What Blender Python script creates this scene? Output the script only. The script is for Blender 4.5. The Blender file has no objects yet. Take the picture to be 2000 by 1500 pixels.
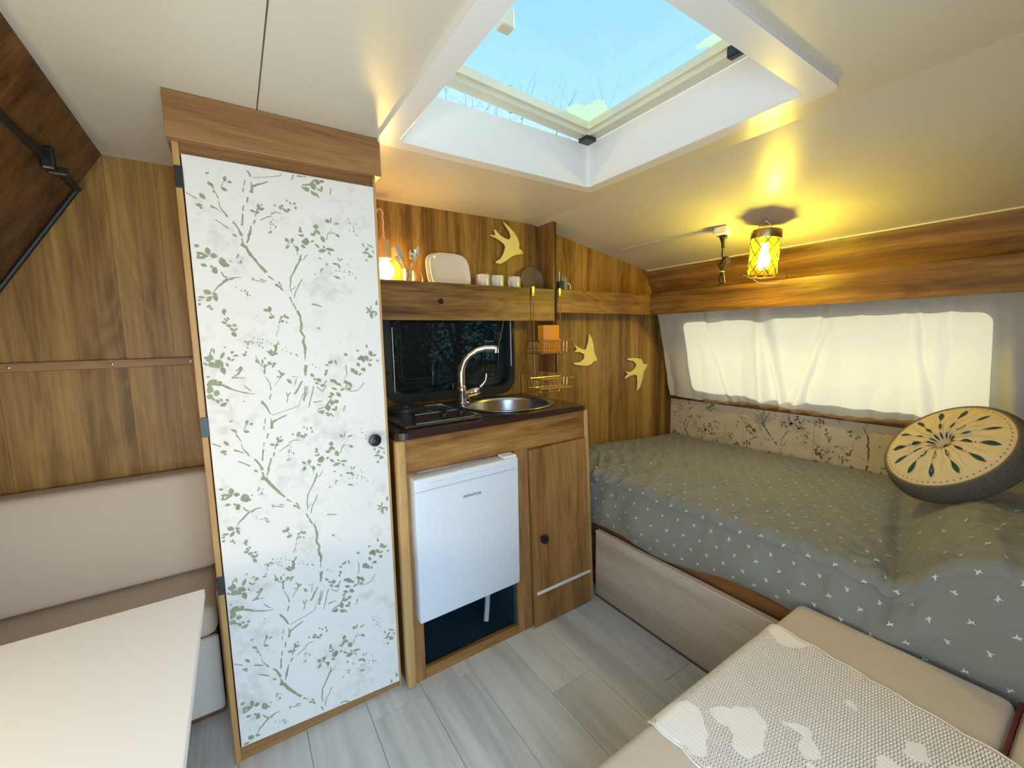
import bpy, bmesh, math, random
from mathutils import Vector, Matrix, noise
PI = math.pi
C = bpy.context.scene.collection
# ---------------------------------------------------------------- camera, sky, sun, exposure
cam_d = bpy.data.cameras.new('camera'); cam = bpy.data.objects.new('camera', cam_d); C.objects.link(cam)
bpy.context.scene.camera = cam
cam_d.sensor_fit = 'HORIZONTAL'; cam_d.sensor_width = 36.0; cam_d.lens = 36.0*818/2000; cam_d.clip_start = .02; cam_d.clip_end = 200
yw, pt, rl = math.radians(33.4), math.radians(6.53), math.radians(-1.05)
fw = Vector((math.sin(yw)*math.cos(pt), math.cos(yw)*math.cos(pt), -math.sin(pt)))
rt0 = Vector((math.cos(yw), -math.sin(yw), 0)); up0 = rt0.cross(fw)
rt = math.cos(rl)*rt0 + math.sin(rl)*up0; up = -math.sin(rl)*rt0 + math.cos(rl)*up0
cam.matrix_world = Matrix(((rt.x, up.x, -fw.x, 0), (rt.y, up.y, -fw.y, 0), (rt.z, up.z, -fw.z, 1.25), (0, 0, 0, 1)))
vs = bpy.context.scene.view_settings
vs.view_transform = 'Standard'; vs.look = 'None'; vs.gamma = 1; vs.use_curve_mapping = False; vs.exposure = 0.5
w = bpy.data.worlds.new('sky'); bpy.context.scene.world = w; w.use_nodes = True
wn = w.node_tree; wn.nodes.clear()
o_ = wn.nodes.new('ShaderNodeOutputWorld'); b_ = wn.nodes.new('ShaderNodeBackground'); r_ = wn.nodes.new('ShaderNodeValToRGB')
t_ = wn.nodes.new('ShaderNodeTexCoord'); s_ = wn.nodes.new('ShaderNodeSeparateXYZ')
wn.links.new(t_.outputs['Generated'], s_.inputs[0]); wn.links.new(s_.outputs['Z'], r_.inputs[0]); wn.links.new(r_.outputs[0], b_.inputs[0]); wn.links.new(b_.outputs[0], o_.inputs[0])
r_.color_ramp.elements[0].position = 0.0; r_.color_ramp.elements[0].color = (.62, .80, .88, 1)
r_.color_ramp.elements[1].position = .8; r_.color_ramp.elements[1].color = (.25, .58, .88, 1)
b_.inputs[1].default_value = 1.0
def light(name, kind, loc, energy, color, **k):
    d = bpy.data.lights.new(name, kind); d.energy = energy; d.color = color
    for a, v in k.items():
        if a != 'aim': setattr(d, a, v)
    o = bpy.data.objects.new(name, d); o.location = loc; C.objects.link(o)
    if 'aim' in k: o.rotation_euler = (Vector(k['aim'])).to_track_quat('-Z', 'Y').to_euler()
    return o
light('sun', 'SUN', (6, 1, 4), 4.8, (1, .85, .60), angle=.02, aim=(-1, .12, -.42))
light('door_daylight', 'AREA', (.08, -.33, .80), 17.5, (.60, .79, 1), shape='RECTANGLE', size=.72, size_y=1.45, aim=(.14, 1, -.16))
light('dinette_warm_fill', 'AREA', (-.86, .55, 1.08), 22, (1, .83, .50), shape='RECTANGLE', size=.9, size_y=.45, aim=(1, .15, 0.15))  # unseen warm light added for the yellow tone at left, no window cut
# ---------------------------------------------------------------- helpers
ORG = {}
def org(p): return ORG.get(p.name, Vector((0, 0, 0))) if p else Vector((0, 0, 0))
def thing(name, label, cat, loc=(0, 0, 0), group=None):
    o = bpy.data.objects.new(name, None); C.objects.link(o); o.location = loc; o.empty_display_size = .05
    ORG[o.name] = Vector(loc); o['label'] = label; o['category'] = cat
    if group: o['group'] = group
    return o
def tag(o, label=None, cat=None, group=None, kind=None):
    if label: o['label'] = label
    if cat: o['category'] = cat
    if group: o['group'] = group
    if kind: o['kind'] = kind
    return o
class MB:
    def __init__(s): s.bm = bmesh.new()
    def _b(s, vs, bev, seg=2):
        if bev > 0:
            es = {e for v in vs for e in v.link_edges}
            bmesh.ops.bevel(s.bm, geom=list(es), offset=bev, segments=seg, affect='EDGES', profile=.5, clamp_overlap=True)
    def box(s, x0, x1, y0, y1, z0, z1, bev=0, m=None, seg=2):
        P = [Vector(p) for p in ((x0,y0,z0),(x1,y0,z0),(x1,y1,z0),(x0,y1,z0),(x0,y0,z1),(x1,y0,z1),(x1,y1,z1),(x0,y1,z1))]
        if m: P = [m @ p for p in P]
        v = [s.bm.verts.new(p) for p in P]
        for f in ((0,3,2,1),(4,5,6,7),(0,1,5,4),(1,2,6,5),(2,3,7,6),(3,0,4,7)): s.bm.faces.new([v[i] for i in f])
        s._b(v, bev, seg); return s
    def hexa(s, P, bev=0, seg=2):
        v = [s.bm.verts.new(p) for p in P]
        for f in ((0,3,2,1),(4,5,6,7),(0,1,5,4),(1,2,6,5),(2,3,7,6),(3,0,4,7)): s.bm.faces.new([v[i] for i in f])
        s._b(v, bev, seg); return s
    def plate(s, outer, holes, fn, t0, t1):
        """outline with holes, fn(u, v, t) -> point; extruded t0..t1"""
        loops = [outer] + list(holes)
        for t in (t0, t1):
            es = []
            for lp in loops:
                vv = [s.bm.verts.new(fn(u, v, t)) for u, v in lp]
                es += [s.bm.edges.new((vv[i], vv[(i+1) % len(vv)])) for i in range(len(vv))]
            bmesh.ops.triangle_fill(s.bm, edges=es, use_beauty=True)
        for lp in loops:
            n = len(lp)
            a = [s.bm.verts.new(fn(u, v, t0)) for u, v in lp]; b = [s.bm.verts.new(fn(u, v, t1)) for u, v in lp]
            for i in range(n): s.bm.faces.new((a[i], a[(i+1) % n], b[(i+1) % n], b[i]))
        return s
    def lathe(s, prof, c, ax=(0, 0, 1), n=32, cap=True, sx=1, sy=1):
        q = Vector((0, 0, 1)).rotation_difference(Vector(ax).normalized()).to_matrix(); c = Vector(c); R = []
        for r, h in prof:
            R.append([s.bm.verts.new(c + q @ Vector((r*sx*math.cos(2*PI*i/n), r*sy*math.sin(2*PI*i/n), h))) for i in range(n)])
        for a, b in zip(R, R[1:]):
            for i in range(n): s.bm.faces.new((a[i], a[(i+1) % n], b[(i+1) % n], b[i]))
        if cap:
            for r in (R[0], R[-1]):
                try: s.bm.faces.new(r)
                except ValueError: pass
        return s
    def tube(s, pts, r, n=8, closed=False):
        pts = [Vector(p) for p in pts]; N = len(pts); R = []
        rr = r if isinstance(r, (list, tuple)) else [r]*N
        u = None
        for i, p in enumerate(pts):
            a = pts[(i-1) % N] if (i or closed) else p; b = pts[(i+1) % N] if (i < N-1 or closed) else p
            t = (b-a).normalized()
            if u is None: u = t.orthogonal().normalized()
            u = (u - u.dot(t)*t).normalized(); v = t.cross(u)
            R.append([s.bm.verts.new(p + rr[i]*(math.cos(2*PI*k/n)*u + math.sin(2*PI*k/n)*v)) for k in range(n)])
        for i in range(N if closed else N-1):
            a, b = R[i], R[(i+1) % N]
            for k in range(n): s.bm.faces.new((a[k], a[(k+1) % n], b[(k+1) % n], b[k]))
        if not closed: s.bm.faces.new(R[0]); s.bm.faces.new(R[-1])
        return s
    def grid(s, nu, nv, fn, closed_v=False):
        V = [[s.bm.verts.new(fn(i/(nu-1), j/(nv-1) if not closed_v else j/nv)) for j in range(nv)] for i in range(nu)]
        for i in range(nu-1):
            for j in range(nv if closed_v else nv-1):
                s.bm.faces.new((V[i][j], V[i][(j+1) % nv], V[i+1][(j+1) % nv], V[i+1][j]))
        return s
    def build(s, name, mat, parent=None, smooth=False, warp=None, solid=0, angle=.6, merge=True):
        bm = s.bm
        if warp:
            for v in bm.verts: v.co = warp(v.co)
        if merge: bmesh.ops.remove_doubles(bm, verts=bm.verts, dist=1e-5)
        bmesh.ops.recalc_face_normals(bm, faces=bm.faces)
        o0 = org(parent)
        for v in bm.verts: v.co -= o0
        me = bpy.data.meshes.new(name); bm.to_mesh(me); bm.free()
        me.materials.append(mat)
        if smooth:
            for p in me.polygons: p.use_smooth = True
            if angle: me.set_sharp_from_angle(angle=angle)
        o = bpy.data.objects.new(name, me); C.objects.link(o)
        if parent: o.parent = parent; ORG[o.name] = o0
        if solid:
            md = o.modifiers.new('thick', 'SOLIDIFY'); md.thickness = solid; md.offset = 0
        return o
def rrect(u0, u1, v0, v1, r, n=6):
    P = []
    for cu, cv, a0 in ((u1-r, v0+r, -PI/2), (u1-r, v1-r, 0), (u0+r, v1-r, PI/2), (u0+r, v0+r, PI)):
        for i in range(n+1):
            a = a0 + PI/2*i/n; P.append((cu+r*math.cos(a), cv+r*math.sin(a)))
    return P
def circ(cu, cv, r, n=48, rv=None): return [(cu+r*math.cos(2*PI*i/n), cv+(rv or r)*math.sin(2*PI*i/n)) for i in range(n)]
XZ = lambda u, v, t: Vector((u, t, v))
XY = lambda u, v, t: Vector((u, v, t))
def copy_tree(o, parent=None):
    c = o.copy(); C.objects.link(c)
    if parent: c.parent = parent
    for ch in list(o.children): copy_tree(ch, c)
    return c
# ---------------------------------------------------------------- materials
def mat(name): 
    m = bpy.data.materials.new(name); m.use_nodes = True; nt = m.node_tree
    return m, nt, nt.nodes['Principled BSDF']
def plain(name, col, rough=.5, metal=0, bump=0, bscale=60, var=0, vscale=4, coat=0, sheen=0, **k):
    m, nt, b = mat(name); b.inputs['Base Color'].default_value = (*col, 1); b.inputs['Roughness'].default_value = rough; b.inputs['Metallic'].default_value = metal
    b.inputs['Coat Weight'].default_value = coat
    if sheen: b.inputs['Sheen Weight'].default_value = sheen
    for a, v in k.items(): b.inputs[a].default_value = v
    N = nt.nodes.new; L = nt.links.new
    if bump or var:
        tc = N('ShaderNodeTexCoord'); n = N('ShaderNodeTexNoise'); n.inputs['Scale'].default_value = bscale; n.inputs['Detail'].default_value = 4
        L(tc.outputs['Object'], n.inputs['Vector'])
    if bump:
        bp = N('ShaderNodeBump'); bp.inputs['Strength'].default_value = bump; bp.inputs['Distance'].default_value = .002
        L(n.outputs[0], bp.inputs['Height']); L(bp.outputs[0], b.inputs['Normal'])
    if var:
        n2 = N('ShaderNodeTexNoise'); n2.inputs['Scale'].default_value = vscale; n2.inputs['Detail'].default_value = 5; L(tc.outputs['Object'], n2.inputs['Vector'])
        mx = N('ShaderNodeMix'); mx.data_type = 'RGBA'; mx.inputs[6].default_value = tuple(c*(1-var) for c in col)+(1,); mx.inputs[7].default_value = tuple(min(1, c*(1+var)) for c in col)+(1,)
        L(n2.outputs[0], mx.inputs[0]); L(mx.outputs[2], b.inputs['Base Color'])
    return m
def wood(name, dark, mid, light_, axis='z', rough=.42, sc=1.0, rnd=.2, bump=.15, streak=.5, spec=.4):
    m, nt, b = mat(name); N = nt.nodes.new; L = nt.links.new
    tc = N('ShaderNodeTexCoord'); oi = N('ShaderNodeObjectInfo')
    sep = N('ShaderNodeVectorMath'); sep.operation = 'SCALE'; cmb = N('ShaderNodeCombineXYZ')
    for i in range(3): L(oi.outputs['Random'], cmb.inputs[i])
    L(cmb.outputs[0], sep.inputs[0]); sep.inputs['Scale'].default_value = 7.3
    ad = N('ShaderNodeVectorMath'); L(tc.outputs['Object'], ad.inputs[0]); L(sep.outputs[0], ad.inputs[1])
    def mapped(along, across):
        mp = N('ShaderNodeMapping'); s = [across]*3; s['xyz'.index(axis)] = along
        mp.inputs['Scale'].default_value = s; L(ad.outputs[0], mp.inputs['Vector']); return mp
    n1 = N('ShaderNodeTexNoise'); n1.inputs['Scale'].default_value = 1; n1.inputs['Detail'].default_value = 3; n1.inputs['Distortion'].default_value = .9
    L(mapped(1.3*sc, 7*sc).outputs[0], n1.inputs['Vector'])
    # growth rings: sine of stretched noise
    ml = N('ShaderNodeMath'); ml.operation = 'MULTIPLY'; L(n1.outputs[0], ml.inputs[0]); ml.inputs[1].default_value = 46
    sn = N('ShaderNodeMath'); sn.operation = 'SINE'; L(ml.outputs[0], sn.inputs[0])
    n2 = N('ShaderNodeTexNoise'); n2.inputs['Scale'].default_value = 1; n2.inputs['Detail'].default_value = 6; L(mapped(5*sc, 120*sc).outputs[0], n2.inputs['Vector'])
    n3 = N('ShaderNodeTexNoise'); n3.inputs['Scale'].default_value = 1; n3.inputs['Detail'].default_value = 2; L(mapped(.7*sc, 16*sc).outputs[0], n3.inputs['Vector'])
    a = N('ShaderNodeMath'); a.operation = 'MULTIPLY_ADD'; L(sn.outputs[0], a.inputs[0]); a.inputs[1].default_value = .05; L(n3.outputs[0], a.inputs[2])
    c = N('ShaderNodeMath'); c.operation = 'MULTIPLY_ADD'; L(n2.outputs[0], c.inputs[0]); c.inputs[1].default_value = streak; L(a.outputs[0], c.inputs[2])
    d = N('ShaderNodeMath'); d.operation = 'ADD'; L(c.outputs[0], d.inputs[0]); d.inputs[1].default_value = -streak*.5
    rd = N('ShaderNodeMath'); rd.operation = 'MULTIPLY_ADD'; L(oi.outputs['Random'], rd.inputs[0]); rd.inputs[1].default_value = rnd; L(d.outputs[0], rd.inputs[2])
    e = N('ShaderNodeMath'); e.operation = 'ADD'; L(rd.outputs[0], e.inputs[0]); e.inputs[1].default_value = -rnd*.5
    r = N('ShaderNodeValToRGB'); r.color_ramp.elements[0].position = .25; r.color_ramp.elements[0].color = (*dark, 1)
    r.color_ramp.elements[1].position = .75; r.color_ramp.elements[1].color = (*light_, 1)
    q = r.color_ramp.elements.new(.5); q.color = (*mid, 1)
    L(e.outputs[0], r.inputs[0]); L(r.outputs[0], b.inputs['Base Color']); b.inputs['Roughness'].default_value = rough
    b.inputs['Specular IOR Level'].default_value = spec
    bp = N('ShaderNodeBump'); bp.inputs['Strength'].default_value = bump; bp.inputs['Distance'].default_value = .001; L(n2.outputs[0], bp.inputs['Height']); L(bp.outputs[0], b.inputs['Normal'])
    return m
D, Mi, Li = (.14, .066, .012), (.30, .160, .036), (.43, .255, .072)
W_V = wood('oak_laminate_upright', D, Mi, Li, 'z')
W_X = wood('oak_laminate_lengthwise', (.085, .04, .012), (.23, .12, .04), (.36, .21, .08), 'x', rnd=.1)
W_Y = wood('oak_laminate_crosswise', (.07, .03, .010), (.18, .088, .027), (.30, .165, .06), 'y', rnd=.1)
W_D = wood('brown_oak_upright', (.08, .034, .010), (.175, .080, .022), (.25, .13, .042), 'z', rnd=.1)
W_HX = wood('brown_fascia_oak', (.12, .050, .015), (.24, .115, .038), (.34, .18, .07), 'x', rnd=.1)
W_C = wood('cabinet_oak', (.14, .060, .016), (.30, .145, .042), (.42, .23, .082), 'x', rnd=.15)
W_CV = wood('cabinet_oak_upright', (.12, .050, .014), (.26, .122, .036), (.37, .20, .07), 'z', rnd=.15)
PINE = wood('pale_pine', (.36, .19, .06), (.48, .28, .10), (.56, .35, .14), 'z', rnd=.1, streak=.2)
W_F = wood('grey_floor_oak', (.46, .45, .435), (.58, .57, .55), (.66, .65, .63), 'y', rough=.5, rnd=.10, sc=1.0, streak=.35, spec=.3)
W_BP = wood('greige_board_oak', (.46, .39, .30), (.57, .49, .39), (.64, .56, .46), 'y', rough=.5, rnd=.1, streak=.3, spec=.3)
CEIL = plain('ceiling_paint', (.66, .62, .52), .33, bump=.12, bscale=9)
WHITE = plain('white_plastic', (.80, .80, .80), .28, bump=.03)
CREAM = plain('cream_plastic', (.72, .68, .52), .35)
BLACK = plain('black_plastic', (.012, .012, .013), .28)
RUBBER = plain('black_rubber', (.012, .014, .015), .5)
CHROME = plain('chrome', (.75, .75, .76), .08, 1)
STEEL = plain('brushed_steel', (.50, .51, .52), .25, 1, bump=.05, bscale=200)
BRASS = plain('brass_wire', (.80, .60, .28), .25, 1)
GOLD = plain('gold_sheet', (.90, .74, .24), .4)
COUNTER = plain('dark_laminate', (.030, .024, .022), .22, var=.3, vscale=300)
CEDGE = plain('counter_edge', (.035, .012, .012), .3)
FABRIC = plain('beige_fabric', (.63, .52, .40), .9, bump=.5, bscale=700, sheen=.2)
FABRICW = plain('pale_fabric', (.62, .57, .50), .9, bump=.5, bscale=700, sheen=.2)
TABLE = plain('white_wood_paint', (.88, .88, .90), .4, bump=.25, bscale=40)
PORCELAIN = plain('porcelain', (.74, .70, .62), .12, coat=.3)
IRON = plain('cast_iron', (.02, .02, .021), .5)
FRIDGE = plain('fridge_enamel', (.66, .71, .78), .3, bump=.15, bscale=180)
BERRY = plain('maroon_piping', (.12, .015, .02), .6)
ORANGE = plain('orange_card', (.75, .29, .012), .5)
LEAFG = plain('sage_leaf_print', (.29, .32, .20), .8, var=.25, vscale=30)
LEAFD = plain('olive_leaf_print', (.13, .12, .055), .8, var=.25, vscale=30)
TEAL = plain('teal_niche_paint', (.018, .045, .062), .45, var=.4, vscale=8)
SEAM = plain('seam_sealant', (.10, .08, .06), .7)
def wallpaper(name, base, blot):
    m, nt, b = mat(name); N = nt.nodes.new; L = nt.links.new; tc = N('ShaderNodeTexCoord')
    n = N('ShaderNodeTexNoise'); n.inputs['Scale'].default_value = 26; n.inputs['Detail'].default_value = 8; n.inputs['Roughness'].default_value = .7; L(tc.outputs['Object'], n.inputs['Vector'])
    n2 = N('ShaderNodeTexNoise'); n2.inputs['Scale'].default_value = 7; n2.inputs['Detail'].default_value = 4; L(tc.outputs['Object'], n2.inputs['Vector'])
    mu = N('ShaderNodeMath'); mu.operation = 'MULTIPLY'; L(n.outputs[0], mu.inputs[0]); L(n2.outputs[0], mu.inputs[1])
    r = N('ShaderNodeValToRGB'); r.color_ramp.elements[0].position = .27; r.color_ramp.elements[0].color = (*base, 1); r.color_ramp.elements[1].position = .42; r.color_ramp.elements[1].color = (*blot, 1)
    L(mu.outputs[0], r.inputs[0]); L(r.outputs[0], b.inputs['Base Color']); b.inputs['Roughness'].default_value = .75
    bp = N('ShaderNodeBump'); bp.inputs['Strength'].default_value = .25; bp.inputs['Distance'].default_value = .002; L(n.outputs[0], bp.inputs['Height']); L(bp.outputs[0], b.inputs['Normal'])
    return m
PAPER = wallpaper('wallpaper_white', (.78, .76, .73), (.62, .60, .56))
PAPER2 = wallpaper('wallpaper_cream', (.60, .51, .40), (.46, .37, .26))
def glassy(name, tint, gloss_rough=.02, spec_mix=None, transl=0, tcol=None, refl=.035):
    m = bpy.data.materials.new(name); m.use_nodes = True; nt = m.node_tree; nt.nodes.clear(); N = nt.nodes.new; L = nt.links.new
    out = N('ShaderNodeOutputMaterial'); tr = N('ShaderNodeBsdfTransparent'); tr.inputs[0].default_value = (*tint, 1)
    gl = N('ShaderNodeBsdfGlossy'); gl.inputs[0].default_value = (1, 1, 1, 1); gl.inputs[1].default_value = gloss_rough
    lw = N('ShaderNodeLayerWeight'); lw.inputs[0].default_value = .5
    pw = N('ShaderNodeMath'); pw.operation = 'POWER'; L(lw.outputs['Facing'], pw.inputs[0]); pw.inputs[1].default_value = 4
    fr = N('ShaderNodeMath'); fr.operation = 'MULTIPLY_ADD'; L(pw.outputs[0], fr.inputs[0]); fr.inputs[1].default_value = .6; fr.inputs[2].default_value = refl; mx = N('ShaderNodeMixShader')
    src = tr
    if transl:
        tl = N('ShaderNodeBsdfTranslucent'); tl.inputs[0].default_value = (*(tcol or tint), 1); m0 = N('ShaderNodeMixShader'); m0.inputs[0].default_value = transl
        L(tr.outputs[0], m0.inputs[1]); L(tl.outputs[0], m0.inputs[2]); src = m0
    L(fr.outputs[0], mx.inputs[0]); L(src.outputs[0], mx.inputs[1]); L(gl.outputs[0], mx.inputs[2]); L(mx.outputs[0], out.inputs[0])
    return m
ACRYL = glassy('smoked_acrylic', (.17, .25, .26), .03, transl=.35, tcol=(.035, .075, .085))
CLEAR = glassy('clear_glass', (.93, .94, .93))
AMBER = glassy('amber_glass', (1.0, .85, .13), .08, transl=.022, tcol=(1, .70, .03))
def emit(name, col, st):
    m = bpy.data.materials.new(name); m.use_nodes = True; nt = m.node_tree; nt.nodes.clear()
    out = nt.nodes.new('ShaderNodeOutputMaterial'); e = nt.nodes.new('ShaderNodeEmission'); e.inputs[0].default_value = (*col, 1); e.inputs[1].default_value = st
    nt.links.new(e.outputs[0], out.inputs[0]); return m
def cloth(name, col, transl, tcol, rough=.9, bump=.3, bs=500):
    m, nt, b = mat(name); N = nt.nodes.new; L = nt.links.new; b.inputs['Base Color'].default_value = (*col, 1); b.inputs['Roughness'].default_value = rough
    t = N('ShaderNodeBsdfTranslucent'); t.inputs[0].default_value = (*tcol, 1); mx = N('ShaderNodeMixShader'); mx.inputs[0].default_value = transl
    tc = N('ShaderNodeTexCoord'); n = N('ShaderNodeTexNoise'); n.inputs['Scale'].default_value = bs; L(tc.outputs['Object'], n.inputs['Vector'])
    bp = N('ShaderNodeBump'); bp.inputs['Strength'].default_value = bump; bp.inputs['Distance'].default_value = .001; L(n.outputs[0], bp.inputs['Height']); L(bp.outputs[0], b.inputs['Normal'])
    L(b.outputs[0], mx.inputs[1]); L(t.outputs[0], mx.inputs[2]); L(mx.outputs[0], nt.nodes['Material Output'].inputs[0]); return m
CURTAIN = cloth('white_cotton', (.92, .91, .89), .36, (.95, .90, .76))
WP_S=[([73,-21,76,-4,96,6,115,14],5.3,1.6),([73,-22,74,-6,74,7],4.3,1.6),([53,61,63,48,68,35,74,21],4.3,2.7),([63,-34,60,-49],2.7,2.1),([52,-58,49,-73],2.1,1.6),([48,-80,44,-112],2.7,3.2),([60,10,57,-6],1.6,1.6),([55,-11,54,-23],1.6,1.6),([88,-92,104,-82,117,-76],1.1,2.1),([115,-72,127,-64,141,-66],2.1,1.1),([24,-104,31,-113,37,-125,42,-140],2.7,4.3),([41,-145,44,-164],2.1,5.3),([37,-162,53,-172],6.4,4.3),([47,-164,58,-186,68,-200,80,-218,93,-233],5.3,4.3),([97,-242,103,-247,111,-253],3.2,1.6),([113,-264,122,-270,131,-281],4.3,1.6),([121,-257,127,-268,130,-278],2.7,1.6),([66,-110,60,-131,56,-140],3.2,3.7),([59,-138,52,-157],3.7,2.1),([76,-93,72,-105],3.7,2.1),([87,-58,81,-70,77,-85],2.1,1.6),([-14,-23,-7,-39,-4,-49],1.6,1.6),([-3,-54,-1,-70],1.1,1.6),([-1,-70,5,-80,13,-93],1.6,3.2),([-22,-70,-10,-75,1,-83],3.7,1.1),([5,-19,10,-6,16,2],1.1,1.6),([-71,-44,-62,-49,-51,-56],1.6,2.1),([-15,-104,-3,-111,13,-123],2.1,2.1),([152,-286,150,-267,154,-241,169,-214,180,-192],1.6,3.2),([181,-192,184,-176],3.7,1.6),([175,-193,192,-188,201,-174],1.6,1.6),([158,-300,164,-281,173,-264,182,-246],1.6,2.1),([152,-278,164,-270],1.1,1.1),([256,-127,261,-110,274,-93],1.6,1.1),([264,-108,276,-103,294,-110],1.1,1.6),([174,-163,176,-177],2.1,1.1),([149,-153,162,-142,172,-158],1.1,2.1),([146,-299,152,-314],3.2,2.1),([153,-316,161,-335],2.7,2.7),([164,-337,170,-355,172,-378,169,-397,177,-413,173,-429,178,-448,176,-464],4.3,4.8),([177,-462,174,-485],2.7,1.1),([176,-498,172,-530],6.9,2.7),([204,-317,216,-319,232,-325],2.7,2.1),([56,-252,87,-262],1.6,1.6),([60,-247,58,-260],1.6,1.1),([77,-252,91,-257],2.7,1.1),([4,-257,17,-251,32,-250],4.3,1.1),([2,-256,-9,-264,-14,-270],4.3,2.7),([-13,-269,-24,-278,-33,-291],3.2,1.1),([-13,-238,-8,-249,-1,-252],2.1,3.2),([92,-340,103,-361],1.1,1.6),([130,-352,118,-362,114,-376],2.1,1.6),([113,-380,110,-398],1.1,1.1),([109,-399,104,-413],1.6,1.1),([110,-425,101,-442,94,-465],1.6,3.2),([77,-453,90,-464,104,-462],1.6,1.6),([49,-466,57,-488,67,-498,84,-488],1.6,2.1),([70,-490,68,-518],3.7,3.2),([69,-525,78,-545,81,-566],1.1,2.1),([79,-576,74,-592],2.1,2.1),([90,-553,99,-539,109,-529],1.1,1.6),([103,-531,117,-519],1.6,3.7),([140,-583,150,-567,163,-545],4.3,2.7),([170,-561,167,-582,163,-605],2.1,3.7),([176,-562,169,-594],1.6,2.1),([193,-563,184,-594,175,-626],2.1,1.6),([119,-575,122,-590,118,-606],1.6,1.6),([129,-576,122,-587],2.1,1.6),([289,-504,291,-532,284,-545],2.1,1.6),([277,-576,301,-589,324,-586,341,-564],1.1,2.1),([279,-632,274,-650],2.7,1.6),([189,-612,213,-611],2.7,1.6),([-57,-537,-34,-542,-12,-556,11,-566,39,-573],4.8,1.1),([15,-546,31,-564],1.6,1.6),([14,-496,4,-514,-10,-524],4.3,1.6),([0,-505,9,-498],3.2,1.6),([123,-537,132,-548],3.2,2.1),([-49,-442,-59,-464],2.7,1.6),([136,-530,153,-533],1.1,1.1),([147,-537,143,-556],1.6,1.1),([221,-567,230,-547],2.7,1.6),([201,-566,218,-583,227,-563],1.6,1.6),([240,-607,223,-630,201,-636],3.2,2.1),([-12,-524,18,-526],2.1,1.1),([111,-432,102,-437],1.6,1.1),([289,-561,285,-578],2.7,2.7),([164,-581,147,-620,78,-638],1.1,1.1)]
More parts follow.
